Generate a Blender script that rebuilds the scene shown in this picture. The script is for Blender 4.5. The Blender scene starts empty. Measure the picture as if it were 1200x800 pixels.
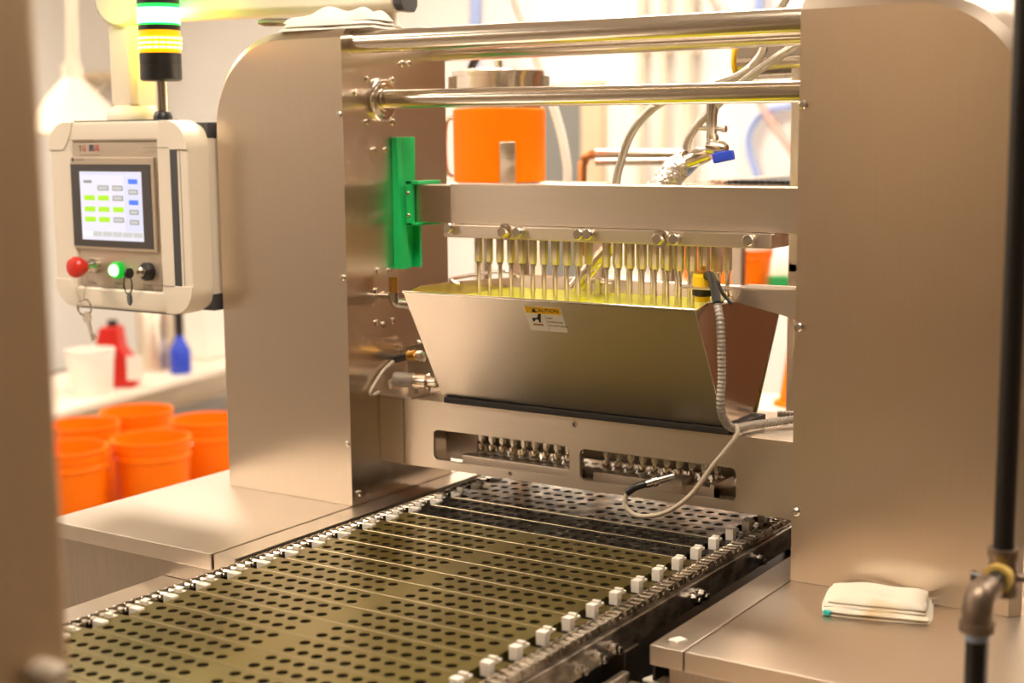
import bpy, bmesh, math, random
from mathutils import Vector, Matrix
random.seed(7)
S = bpy.context.scene
COL = S.collection
# ------------------------------------------------------------------ camera
# machine axes: X across the conveyor, Y along it (away), Z up; Z = 0 is the top of the side tables, floor at -0.87
RM = Matrix(((0.83612439, 0.06946264, -0.54412402), (0.54846533, -0.12222058, 0.82719279), (-0.00904416, -0.99006923, -0.14028946)))
CAM = Vector((1.634384, -1.9568513, 0.65578064))
FPX = 1692.0
cd = bpy.data.cameras.new('camera')
cam = bpy.data.objects.new('camera', cd); COL.objects.link(cam)
cx, cy, cz = RM.col[0], -RM.col[1], -RM.col[2]
cam.matrix_world = Matrix(((cx.x, cy.x, cz.x, CAM.x), (cx.y, cy.y, cz.y, CAM.y), (cx.z, cy.z, cz.z, CAM.z), (0, 0, 0, 1)))
cd.sensor_width = 36.0; cd.lens = FPX / 1200 * 36.0
cd.clip_start = 0.05; cd.clip_end = 60
cd.dof.use_dof = True; cd.dof.focus_distance = 2.27; cd.dof.aperture_fstop = 3.0
S.camera = cam
# ------------------------------------------------------------------ world, exposure, unseen ceiling lamps
w = bpy.data.worlds.new('world'); S.world = w; w.use_nodes = True
w.node_tree.nodes['Background'].inputs[0].default_value = (1.0, 0.86, 0.7, 1)
w.node_tree.nodes['Background'].inputs[1].default_value = 0.15
S.view_settings.view_transform = 'Standard'; S.view_settings.look = 'None'
S.view_settings.gamma = 1.0; S.view_settings.use_curve_mapping = False
S.view_settings.exposure = 0.78
LAMP = 16.0
LAMP_COL = (1.0, 0.875, 0.735)
FLOOR = -0.87; CEIL = 2.35
WX0, WX1, WY0, WY1 = -6.2, 4.2, -5.2, 5.2
LAMPS = [(-2.3, 3.9), (0.0, 3.9), (2.4, 3.9), (-5.0, 2.1), (-2.4, 1.9), (-0.2, 1.6), (2.2, 1.3), (-4.4, -1.4), (-2.0, -1.2), (0.9, -0.9), (-5.0, -4.3), (-3.6, -4.4)]  # unseen panels added for light; the end pair brightens the left column

def pix(px, py):
    return RM @ Vector(((px - 600) / FPX, (py - 400) / FPX, 1.0))
def at(px, py, d): return CAM + pix(px, py) * d
def onX(px, py, X): r = pix(px, py); return CAM + r * ((X - CAM.x) / r.x)
def onY(px, py, Y): r = pix(px, py); return CAM + r * ((Y - CAM.y) / r.y)
def onZ(px, py, Z): r = pix(px, py); return CAM + r * ((Z - CAM.z) / r.z)

# ------------------------------------------------------------------ materials
MT = {}
def principled(name, col, rough=0.5, metal=0.0, **kw):
    m = bpy.data.materials.new(name); m.use_nodes = True
    b = m.node_tree.nodes['Principled BSDF']
    b.inputs['Base Color'].default_value = (*col, 1); b.inputs['Roughness'].default_value = rough; b.inputs['Metallic'].default_value = metal
    for k, v in kw.items():
        b.inputs[k].default_value = v
    MT[name] = m
    return m, m.node_tree, b
def noise(nt, scale, stretch=(1, 1, 1), detail=4, coord='Object'):
    tc = nt.nodes.new('ShaderNodeTexCoord'); mp = nt.nodes.new('ShaderNodeMapping'); n = nt.nodes.new('ShaderNodeTexNoise')
    mp.inputs['Scale'].default_value = stretch
    nt.links.new(tc.outputs[coord], mp.inputs['Vector']); nt.links.new(mp.outputs['Vector'], n.inputs['Vector'])
    n.inputs['Scale'].default_value = scale; n.inputs['Detail'].default_value = detail
    return n
def ramp(nt, src, a, b, lo=0.3, hi=0.7):
    r = nt.nodes.new('ShaderNodeValToRGB'); r.color_ramp.elements[0].position = lo; r.color_ramp.elements[1].position = hi
    r.color_ramp.elements[0].color = (*a, 1); r.color_ramp.elements[1].color = (*b, 1)
    nt.links.new(src, r.inputs['Fac']); return r
def bump(nt, b, src, strength, dist=0.001):
    bp = nt.nodes.new('ShaderNodeBump'); bp.inputs['Strength'].default_value = strength; bp.inputs['Distance'].default_value = dist
    nt.links.new(src, bp.inputs['Height']); nt.links.new(bp.outputs['Normal'], b.inputs['Normal'])
def mrange(nt, src, a, b):
    r = nt.nodes.new('ShaderNodeMapRange'); r.inputs['To Min'].default_value = a; r.inputs['To Max'].default_value = b
    nt.links.new(src, r.inputs['Value']); return r
def steel(name, col, rough, brush=(60, 60, 1.2), var=0.08, tone=0.1, aniso=0.0, bmp=0.04, axis='Z'):
    m, nt, b = principled(name, col, rough, 1.0)
    n = noise(nt, 12, brush, 5)
    dark = tuple(c * (1 - tone) for c in col); lite = tuple(min(1, c * (1 + tone)) for c in col)
    nt.links.new(ramp(nt, n.outputs['Fac'], dark, lite).outputs['Color'], b.inputs['Base Color'])
    n2 = noise(nt, 2.0, (1, 1, 1), 1)
    add = nt.nodes.new('ShaderNodeMath'); add.operation = 'ADD'
    nt.links.new(n2.outputs['Fac'], add.inputs[0]); nt.links.new(n2.outputs['Fac'], add.inputs[1])
    r = mrange(nt, add.outputs[0], rough - var, rough + var); r.inputs['From Min'].default_value = 0.2; r.inputs['From Max'].default_value = 1.8
    if not aniso: nt.links.new(r.outputs[0], b.inputs['Roughness'])
    if bmp: bump(nt, b, n.outputs['Fac'], bmp, 0.0006)
    if aniso:
        t = nt.nodes.new('ShaderNodeTangent'); t.direction_type = 'RADIAL'; t.axis = axis
        nt.links.new(t.outputs[0], b.inputs['Tangent']); b.inputs['Anisotropic'].default_value = aniso
    return m
SC = (0.71, 0.61, 0.50)
steel('steel_column', SC, 0.29, (110, 110, 0.8), 0.03, 0.022, 0.7, 0.0)
steel('steel_deck', (0.66, 0.575, 0.48), 0.37, (2, 90, 2), 0.06, 0.025, 0.0, 0.0)
steel('steel_piston', (0.70, 0.62, 0.53), 0.28, (60, 60, 2), 0.03, 0.03, 0.0, 0.0)
steel('steel_hopper', (0.53, 0.465, 0.40), 0.38, (2, 60, 60), 0.02, 0.02, 0.0, 0.0)
steel('steel_end', (0.54, 0.42, 0.32), 0.18, (60, 60, 2), 0.04, 0.05, 0.5, 0.0)
steel('steel_beam', SC, 0.34, (0.8, 90, 90), 0.05, 0.03, 0.75, 0.0, 'X')
steel('steel_dark', (0.40, 0.34, 0.28), 0.38, (40, 4, 40), 0.08, 0.12, 0.0, 0.0)
steel('steel_grey', (0.46, 0.39, 0.32), 0.38, (60, 60, 2), 0.05, 0.07, 0.0, 0.0)
steel('post_bronze', (0.55, 0.42, 0.28), 0.45, (60, 60, 1), 0.03, 0.04, 0.0, 0.0)
principled('chrome', (0.78, 0.71, 0.62), 0.16, 1.0)
principled('rod_steel', (0.76, 0.68, 0.58), 0.2, 1.0)
principled('bolt_steel', (0.68, 0.63, 0.56), 0.22, 1.0)
m, nt, b = principled('braid', (0.66, 0.61, 0.52), 0.32, 1.0)
n = noise(nt, 260, (1, 1, 1), 1); bump(nt, b, n.outputs['Fac'], 0.7, 0.002)
m, nt, b = principled('foil', (0.92, 0.89, 0.83), 0.25, 1.0)
n = noise(nt, 45, (1, 1, 1), 4); bump(nt, b, n.outputs['Fac'], 1.0, 0.01)
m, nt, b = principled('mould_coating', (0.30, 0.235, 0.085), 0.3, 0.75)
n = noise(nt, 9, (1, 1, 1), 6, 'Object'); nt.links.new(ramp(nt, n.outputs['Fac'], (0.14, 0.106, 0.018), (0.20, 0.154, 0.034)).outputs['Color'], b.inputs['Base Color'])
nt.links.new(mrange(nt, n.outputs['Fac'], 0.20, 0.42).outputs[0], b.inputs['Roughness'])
m, nt, b = principled('mould_dark', (0.03, 0.026, 0.02), 0.14, 0.0, **{'IOR': 1.2})  # near-black slat finish with paler noise blotches
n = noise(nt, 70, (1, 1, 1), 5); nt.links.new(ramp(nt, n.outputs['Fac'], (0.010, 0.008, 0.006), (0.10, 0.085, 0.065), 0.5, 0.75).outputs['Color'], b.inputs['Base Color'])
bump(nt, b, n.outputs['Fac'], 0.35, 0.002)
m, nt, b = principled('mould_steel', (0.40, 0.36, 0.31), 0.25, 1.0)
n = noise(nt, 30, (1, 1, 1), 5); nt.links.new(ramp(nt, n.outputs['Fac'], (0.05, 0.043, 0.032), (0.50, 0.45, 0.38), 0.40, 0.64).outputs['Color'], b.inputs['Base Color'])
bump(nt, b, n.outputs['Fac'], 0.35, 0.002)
principled('edge_glint', (0.40, 0.33, 0.20), 0.35, 1.0)  # brighter chamfer colour stands for light caught by the slat edges
principled('cup_silicone', (0.018, 0.014, 0.009), 0.16)
m, nt, b = principled('chain_steel', (0.60, 0.54, 0.46), 0.22, 1.0)
n = noise(nt, 14, (1, 1, 1), 3); nt.links.new(ramp(nt, n.outputs['Fac'], (0.34, 0.29, 0.23), (0.72, 0.65, 0.55), 0.35, 0.6).outputs['Color'], b.inputs['Base Color'])
m, nt, b = principled('rail_greasy', (0.36, 0.30, 0.24), 0.36, 0.9)
n = noise(nt, 26, (1, 1, 2), 5); nt.links.new(ramp(nt, n.outputs['Fac'], (0.14, 0.11, 0.08), (0.48, 0.42, 0.35), 0.35, 0.65).outputs['Color'], b.inputs['Base Color'])
principled('under_shade', (0.012, 0.010, 0.008), 0.4)  # near-black colour stands for the shade beneath the conveyor
principled('white_plastic', (0.80, 0.74, 0.64), 0.4)
principled('green_plastic', (0.006, 0.52, 0.13), 0.42)
principled('cream_paint', (0.80, 0.71, 0.58), 0.42)
principled('beige_plate', (0.52, 0.43, 0.33), 0.4, 0.6)
principled('charcoal', (0.055, 0.055, 0.06), 0.45)
principled('bezel_dark', (0.06, 0.052, 0.05), 0.4)
principled('black_plastic', (0.012, 0.011, 0.010), 0.4)
principled('black_rubber', (0.014, 0.011, 0.009), 0.6)
principled('red_plastic', (0.72, 0.025, 0.012), 0.35)
principled('brass', (0.72, 0.42, 0.10), 0.3, 1.0)
principled('copper', (0.60, 0.25, 0.10), 0.3, 1.0)
principled('yellow_plastic', (0.85, 0.55, 0.01), 0.4)
principled('blue_plastic', (0.02, 0.06, 0.55), 0.4)
principled('sky_blue', (0.32, 0.42, 0.75), 0.4)
principled('label_white', (0.88, 0.84, 0.76), 0.5)
principled('label_yellow', (0.92, 0.56, 0.0), 0.5)
principled('ink', (0.012, 0.010, 0.010), 0.6)
principled('ink_red', (0.55, 0.02, 0.02), 0.6)
principled('ink_navy', (0.02, 0.03, 0.12), 0.6)
principled('ink_grey', (0.28, 0.24, 0.20), 0.6)
principled('label_orange', (0.42, 0.13, 0.04), 0.5)
principled('conduit_grey', (0.36, 0.32, 0.275), 0.42, 0.3)
principled('cable_beige', (0.46, 0.38, 0.28), 0.45)
m, nt, b = principled('pail_orange', (1.0, 0.19, 0.0), 0.4, **{'Specular IOR Level': 0.25})
m, nt, b = principled('jacket_orange', (1.0, 0.20, 0.0), 0.55, **{'Specular IOR Level': 0.1})
principled('red_paint', (0.55, 0.012, 0.006), 0.4)
principled('green_paint', (0.02, 0.33, 0.08), 0.45)
principled('tub_white', (0.82, 0.78, 0.70), 0.45)
principled('grey_paint', (0.22, 0.22, 0.205), 0.5)
principled('tan_paint', (0.66, 0.52, 0.34), 0.5)
principled('pipe_beige', (0.74, 0.64, 0.50), 0.5)
principled('navy_paint', (0.03, 0.06, 0.14), 0.5)
m, nt, b = principled('cloth_white', (0.86, 0.82, 0.74), 0.85)
n = noise(nt, 400, (1, 1, 1), 2); bump(nt, b, n.outputs['Fac'], 0.5, 0.001)
m, nt, b = principled('cloth_cream', (0.84, 0.78, 0.66), 0.85)
n = noise(nt, 9, (1, 1, 1), 3); nt.links.new(ramp(nt, n.outputs['Fac'], (0.74, 0.67, 0.55), (0.60, 0.44, 0.22), 0.56, 0.70).outputs['Color'], b.inputs['Base Color'])
n = noise(nt, 500, (1, 1, 1), 2); bump(nt, b, n.outputs['Fac'], 0.4, 0.001)
principled('teal_thread', (0.02, 0.45, 0.42), 0.7)
m, nt, b = principled('iron_black', (0.016, 0.013, 0.011), 0.32, 0.3)
m, nt, b = principled('iron_brown', (0.20, 0.145, 0.105), 0.42, 0.85)
n = noise(nt, 40, (1, 1, 1), 4); nt.links.new(ramp(nt, n.outputs['Fac'], (0.15, 0.105, 0.075), (0.30, 0.23, 0.17)).outputs['Color'], b.inputs['Base Color']); bump(nt, b, n.outputs['Fac'], 0.2, 0.002)
principled('thread_tape', (0.30, 0.36, 0.50), 0.6)
principled('dope_yellow', (0.62, 0.42, 0.10), 0.6)
principled('syrup', (0.62, 0.62, 0.01), 0.12, 0.0, **{'IOR': 1.15})
m, nt, b = principled('wall_white', (0.86, 0.83, 0.79), 0.6)
n = noise(nt, 1.2, (1, 1, 1), 4); nt.links.new(ramp(nt, n.outputs['Fac'], (0.83, 0.80, 0.755), (0.88, 0.85, 0.81)).outputs['Color'], b.inputs['Base Color'])
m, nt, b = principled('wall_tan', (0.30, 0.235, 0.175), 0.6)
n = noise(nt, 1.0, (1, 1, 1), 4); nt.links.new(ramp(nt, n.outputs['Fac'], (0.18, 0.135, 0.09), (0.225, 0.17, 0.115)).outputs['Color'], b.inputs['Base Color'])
m, nt, b = principled('floor_resin', (0.36, 0.31, 0.25), 0.35)
n = noise(nt, 2.0, (1, 1, 1), 6); nt.links.new(ramp(nt, n.outputs['Fac'], (0.20, 0.165, 0.125), (0.26, 0.215, 0.165)).outputs['Color'], b.inputs['Base Color'])
principled('ceiling_tile', (0.72, 0.68, 0.62), 0.8)
def emit(name, col, st):
    m, nt, b = principled(name, tuple(c * 0.3 for c in col), 0.4); b.inputs['Emission Color'].default_value = (*col, 1); b.inputs['Emission Strength'].default_value = st
    return m
emit('lamp_panel', LAMP_COL, LAMP)
emit('lens_green', (0.02, 0.9, 0.10), 0.9)
emit('lens_green_core', (0.04, 1.0, 0.12), 20.0)
emit('lens_amber', (1.0, 0.36, 0.0), 1.0)
emit('lens_amber_bar', (1.0, 0.42, 0.02), 32.0)
emit('button_green', (0.25, 1.0, 0.22), 3.0)
emit('button_green_rim', (0.0, 0.5, 0.03), 0.5)
emit('scr_white', (0.80, 0.80, 0.95), 0.5)
emit('scr_side', (0.74, 0.76, 0.98), 0.48)
emit('scr_grey', (0.42, 0.44, 0.42), 0.3)
emit('scr_key', (0.68, 0.70, 0.70), 0.4)
emit('scr_lime', (0.45, 0.85, 0.02), 0.5)
emit('scr_blue', (0.08, 0.22, 0.95), 0.5)
emit('scr_tab', (0.85, 0.92, 1.0), 0.55)

# ------------------------------------------------------------------ mesh helpers
class MB:
    def __init__(s): s.v = []; s.f = []; s.mi = []
    def add(s, vs, fs, mi=0):
        o = len(s.v); s.v += [Vector(p) for p in vs]
        for f in fs: s.f.append([i + o for i in f]); s.mi.append(mi)
        return s
    def box(s, x0, x1, y0, y1, z0, z1, mi=0):
        vs = [(x, y, z) for z in (z0, z1) for y in (y0, y1) for x in (x0, x1)]
        return s.add(vs, [(0, 2, 3, 1), (4, 5, 7, 6), (0, 1, 5, 4), (2, 6, 7, 3), (0, 4, 6, 2), (1, 3, 7, 5)], mi)
    def obox(s, c, a, b_, d, mi=0):
        c, a, b_, d = Vector(c), Vector(a), Vector(b_), Vector(d)
        if a.cross(b_).dot(d) < 0: a = -a
        vs = [c + a * i + b_ * j + d * k for k in (-1, 1) for j in (-1, 1) for i in (-1, 1)]
        return s.add(vs, [(0, 2, 3, 1), (4, 5, 7, 6), (0, 1, 5, 4), (2, 6, 7, 3), (0, 4, 6, 2), (1, 3, 7, 5)], mi)
    def cyl(s, p0, p1, r0, r1=None, n=16, mi=0, cap0=True, cap1=True):
        r1 = r0 if r1 is None else r1
        return s.loft([(p0, r0), (p1, r1)], n, mi, cap0, cap1)
    def loft(s, rings, n=16, mi=0, cap0=True, cap1=True, rot=0.0):
        # straight axis, rings = [(centre, radius), ...]
        p0, p1 = Vector(rings[0][0]), Vector(rings[-1][0]); ax = (p1 - p0).normalized()
        u = ax.orthogonal().normalized() if abs(ax.z) < 0.99 else Vector((1, 0, 0)); wv = ax.cross(u)
        vs = []
        for c, r in rings:
            for k in range(n):
                a = 2 * math.pi * k / n + rot; vs.append(Vector(c) + (u * math.cos(a) + wv * math.sin(a)) * r)
        fs = []
        for i in range(len(rings) - 1):
            for k in range(n):
                fs.append((i * n + k, i * n + (k + 1) % n, (i + 1) * n + (k + 1) % n, (i + 1) * n + k))
        if cap0: fs.append(tuple(range(n))[::-1])
        if cap1: fs.append(tuple((len(rings) - 1) * n + k for k in range(n)))
        return s.add(vs, fs, mi)
    def tube(s, pts, r, n=10, mi=0, caps=True, rad=None):
        pts = [Vector(p) for p in pts]; m = len(pts)
        tang = [((pts[min(i + 1, m - 1)] - pts[max(i - 1, 0)]).normalized()) for i in range(m)]
        u = tang[0].orthogonal().normalized(); vs = []
        for i in range(m):
            t = tang[i]; u = (u - t * u.dot(t)).normalized(); wv = t.cross(u)
            rr = rad(i) if rad else r
            for k in range(n):
                a = 2 * math.pi * k / n; vs.append(pts[i] + (u * math.cos(a) + wv * math.sin(a)) * rr)
        fs = [(i * n + k, i * n + (k + 1) % n, (i + 1) * n + (k + 1) % n, (i + 1) * n + k) for i in range(m - 1) for k in range(n)]
        if caps: fs.append(tuple(range(n))[::-1]); fs.append(tuple((m - 1) * n + k for k in range(n)))
        return s.add(vs, fs, mi)
    def lathe(s, c, prof, n=24, mi=0):
        # profile of (r, z) upward round +Z through c
        c = Vector(c); vs = []; fs = []
        for r, z in prof:
            for k in range(n):
                a = 2 * math.pi * k / n; vs.append(c + Vector((r * math.cos(a), r * math.sin(a), z)))
        for i in range(len(prof) - 1):
            for k in range(n):
                fs.append((i * n + k, i * n + (k + 1) % n, (i + 1) * n + (k + 1) % n, (i + 1) * n + k))
        if prof[0][0] > 1e-5: fs.append(tuple(range(n))[::-1])
        if prof[-1][0] > 1e-5: fs.append(tuple((len(prof) - 1) * n + k for k in range(n)))
        return s.add(vs, fs, mi)
    def prism(s, poly, plane, lo, hi, mi=0):
        # poly of (a, b) in plane 'xz' / 'yz' / 'xy', extruded along the third axis
        def P(a, b_, t): return {'xz': (a, t, b_), 'yz': (t, a, b_), 'xy': (a, b_, t)}[plane]
        n = len(poly); vs = [P(a, b_, lo) for a, b_ in poly] + [P(a, b_, hi) for a, b_ in poly]
        fs = [tuple(range(n))[::-1], tuple(range(n, 2 * n))] + [(i, (i + 1) % n, n + (i + 1) % n, n + i) for i in range(n)]
        return s.add(vs, fs, mi)
    def build(s, name, mat, parent=None, bevel=0.0, local=False, seg=2, smooth=True, angle=0.6, extra=(), recalc=True):
        me = bpy.data.meshes.new(name)
        off = Vector((0, 0, 0))
        if not local and s.v:
            xs = [p.x for p in s.v]; ys = [p.y for p in s.v]; zs = [p.z for p in s.v]
            off = Vector(((min(xs) + max(xs)) / 2, (min(ys) + max(ys)) / 2, min(zs)))
        me.from_pydata([p - off for p in s.v], [], s.f)
        for p, i in zip(me.polygons, s.mi): p.material_index = i
        bm = bmesh.new(); bm.from_mesh(me)
        if recalc: bmesh.ops.recalc_face_normals(bm, faces=bm.faces)
        if bevel > 0:
            es = [e for e in bm.edges if len(e.link_faces) == 2 and e.calc_face_angle(0) > 0.6]
            bmesh.ops.bevel(bm, geom=es, offset=bevel, segments=seg, profile=0.5, affect='EDGES', clamp_overlap=True)
        bm.to_mesh(me); bm.free()
        me.materials.append(MT[mat])
        for e in extra: me.materials.append(MT[e])
        if smooth:
            me.polygons.foreach_set('use_smooth', [True] * len(me.polygons)); me.set_sharp_from_angle(angle=angle)
        o = bpy.data.objects.new(name, me); COL.objects.link(o)
        if bevel > 0 and smooth:
            wn = o.modifiers.new('weighted_normal', 'WEIGHTED_NORMAL'); wn.keep_sharp = True; wn.weight = 80
        if parent is not None: o.parent = parent
        if not local: o.location = off - wloc(parent)
        return o
def wloc(o):
    v = Vector((0, 0, 0))
    while o is not None: v += o.location; o = o.parent
    return v
def tag(o, label, cat, group=None, kind=None):
    o['label'] = label; o['category'] = cat
    if group: o['group'] = group
    if kind: o['kind'] = kind
    return o
def thing(name, label, cat, loc, group=None, kind=None):
    o = bpy.data.objects.new(name, None); COL.objects.link(o); o.location = loc; o.empty_display_size = 0.05
    return tag(o, label, cat, group, kind)
def struct(o, label, cat):
    o['kind'] = 'structure'; return tag(o, label, cat)
def cp(o, parent, loc):
    c = o.copy(); COL.objects.link(c); c.parent = parent; c.location = Vector(loc); return c
def smooth_path(pts, k=8):
    pts = [Vector(p) for p in pts]; out = []
    for i in range(len(pts) - 1):
        p0, p1, p2, p3 = pts[max(i - 1, 0)], pts[i], pts[i + 1], pts[min(i + 2, len(pts) - 1)]
        for j in range(k):
            t = j / k
            out.append(0.5 * ((2 * p1) + (p2 - p0) * t + (2 * p0 - 5 * p1 + 4 * p2 - p3) * t * t + (3 * p1 - p0 - 3 * p2 + p3) * t ** 3))
    out.append(pts[-1]); return out
def rrect(x0, x1, z0, z1, r, n=5):
    out = []
    for cxx, czz, a0 in ((x1 - r, z0 + r, -90), (x1 - r, z1 - r, 0), (x0 + r, z1 - r, 90), (x0 + r, z0 + r, 180)):
        for k in range(n + 1):
            a = math.radians(a0 + 90 * k / n); out.append((cxx + r * math.cos(a), czz + r * math.sin(a)))
    return out
def circ(x, z, r, n=16): return [(x + r * math.cos(2 * math.pi * k / n), z + r * math.sin(2 * math.pi * k / n)) for k in range(n)]
def pierced(name, outer, holes, y0, y1, mat, parent, bevel=0.0):
    # plate in the XZ plane with holes, from y0 to y1
    bm = bmesh.new(); es = []
    for lp in [outer] + holes:
        vs = [bm.verts.new((a, y0, b_)) for a, b_ in lp]
        es += [bm.edges.new((vs[i], vs[(i + 1) % len(vs)])) for i in range(len(vs))]
    bmesh.ops.triangle_fill(bm, use_beauty=True, use_dissolve=False, edges=es)
    r = bmesh.ops.extrude_face_region(bm, geom=list(bm.faces))
    for g in r['geom']:
        if isinstance(g, bmesh.types.BMVert): g.co.y = y1
    bmesh.ops.recalc_face_normals(bm, faces=bm.faces)
    mb = MB(); bm.verts.index_update()
    mb.add([v.co.copy() for v in bm.verts], [[v.index for v in f.verts] for f in bm.faces]); bm.free()
    return mb.build(name, mat, parent, bevel, recalc=False)
def lettering(txt, size, mat, parent, o, rv, uv, align='CENTER', name='lettering', lift=0.0004, ext=0.0002):
    cu = bpy.data.curves.new(name, 'FONT'); cu.body = txt; cu.size = size; cu.align_x = align; cu.align_y = 'CENTER'; cu.extrude = ext; cu.resolution_u = 3
    t = bpy.data.objects.new(name, cu); COL.objects.link(t)
    bpy.context.view_layer.update()
    me = bpy.data.meshes.new_from_object(t.evaluated_get(bpy.context.evaluated_depsgraph_get()))
    bpy.data.objects.remove(t)
    rv, uv = Vector(rv).normalized(), Vector(uv).normalized(); nv = rv.cross(uv)
    me.transform(Matrix(((rv.x, uv.x, nv.x, 0), (rv.y, uv.y, nv.y, 0), (rv.z, uv.z, nv.z, 0), (0, 0, 0, 1))))
    me.materials.clear(); me.materials.append(MT[mat])
    ob = bpy.data.objects.new(name, me); COL.objects.link(ob); ob.parent = parent
    ob.location = Vector(o) + nv * lift - wloc(parent)
    return ob
def bolt(p, nrm, r, h, parent, name='bolt', mat='bolt_steel', hexa=False):
    p, nrm = Vector(p), Vector(nrm); mb = MB()
    if hexa:
        mb.loft([(p - nrm * 0.002, r * 1.25), (p + nrm * h * 0.25, r * 1.25)], 18); mb.loft([(p + nrm * h * 0.2, r), (p + nrm * h * 0.9, r), (p + nrm * h, r * 0.85)], 6)
    else:
        mb.loft([(p - nrm * 0.002, r), (p + nrm * h * 0.6, r), (p + nrm * h, r * 0.7)], 14)
    return mb.build(name, mat, parent)

# ------------------------------------------------------------------ the room
fl = MB().box(WX0 - 0.1, WX1 + 0.1, WY0 - 0.1, WY1 + 0.1, FLOOR - 0.1, FLOOR).build('floor', 'floor_resin'); struct(fl, 'warm grey resin floor of the production room', 'floor')
ce = MB().box(WX0 - 0.1, WX1 + 0.1, WY0 - 0.1, WY1 + 0.1, CEIL, CEIL + 0.1).build('ceiling', 'ceiling_tile'); struct(ce, 'pale ceiling above the production room', 'ceiling')
wl = MB().box(WX0 - 0.1, WX0, WY0, WY1, FLOOR, CEIL).build('wall_left', 'wall_white'); struct(wl, 'white wall far behind the control pendant', 'wall')
wb = MB().box(WX0 - 0.1, WX1 + 0.1, WY1, WY1 + 0.1, FLOOR, CEIL).build('wall_back', 'wall_white'); struct(wb, 'bright white wall behind the hoses and pot', 'wall')
wr = MB().box(WX1, WX1 + 0.1, WY0, WY1, FLOOR, CEIL).build('wall_right', 'wall_tan'); struct(wr, 'tan wall to the right of the machine', 'wall')
wf = MB().box(WX0 - 0.1, WX1 + 0.1, WY0 - 0.1, WY0, FLOOR, CEIL).build('wall_front', 'wall_tan'); struct(wf, 'tan wall on the near side of the room', 'wall')
for i, (x, y) in enumerate(LAMPS):
    t = thing('added_ceiling_light', 'unseen light panel added in the ceiling to light the room', 'light', (x, y, CEIL - 0.03), 'added ceiling light panels')
    MB().box(x - 0.64, x + 0.64, y - 0.34, y + 0.34, CEIL - 0.03, CEIL - 0.001).build('frame', 'cream_paint', t)
    MB().box(x - 0.6, x + 0.6, y - 0.3, y + 0.3, CEIL - 0.034, CEIL - 0.0305).build('diffuser', 'lamp_panel', t)

# ------------------------------------------------------------------ tables either side of the conveyor
def deck(name, label, x0, x1, sx0, sx1, bx0, bx1):
    t = thing(name, label, 'table', ((x0 + x1) / 2, 0.1, FLOOR))
    MB().box(x0, x1, -0.352, 0.44, -0.028, 0).build('top_panel', 'steel_deck', t, 0.0025)
    MB().box(sx0, sx1, -0.350, 0.44, -0.0285, -0.0008).build('edge_strip', 'steel_deck', t, 0.0025)
    MB().box(bx0, bx1, -0.340, 0.42, FLOOR + 0.06, -0.028).build('base_cabinet', 'steel_grey', t, 0.004)
    for lx in (bx0 + 0.05, bx1 - 0.05):
        for ly in (-0.25, 0.35): MB().lathe((lx, ly, FLOOR), [(0.025, 0), (0.025, 0.012), (0.01, 0.02), (0.01, 0.07)], 14).build('foot', 'bolt_steel', t)
    return t
tl = deck('side_table', 'stainless side table carrying the left machine column, beside the orange pails', -0.402, -0.0012, 0.0012, 0.05, -0.399, 0.04)
tr = deck('side_table', 'stainless side table carrying the right machine column and a folded cloth', 0.8382, 1.75, 0.787, 0.8358, 0.81, 1.7)
# lower ledges toward the camera
t = thing('ledge', 'low stainless ledge along the left side of the conveyor, below the table', 'ledge', (-0.05, -0.8, FLOOR))
MB().box(-0.125, 0.09, -1.5, -0.342, -0.066, -0.058).build('ledge_plate', 'steel_deck', t, 0.002)
MB().box(-0.10, 0.06, -1.45, -0.343, FLOOR, -0.066).build('ledge_base', 'steel_grey', t, 0.003)
t = thing('ledge', 'low stainless ledge with raised lip along the right side of the conveyor', 'ledge', (1.0, -0.8, FLOOR))
MB().box(0.756, 1.14, -1.3, -0.342, -0.066, -0.058).build('ledge_plate', 'steel_deck', t, 0.002)
MB().box(0.742, 0.755, -1.3, -0.342, -0.07, -0.046).build('lip', 'steel_beam', t, 0.003)
MB().box(0.80, 1.13, -1.25, -0.343, FLOOR, -0.066).build('ledge_base', 'steel_grey', t, 0.003)

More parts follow.
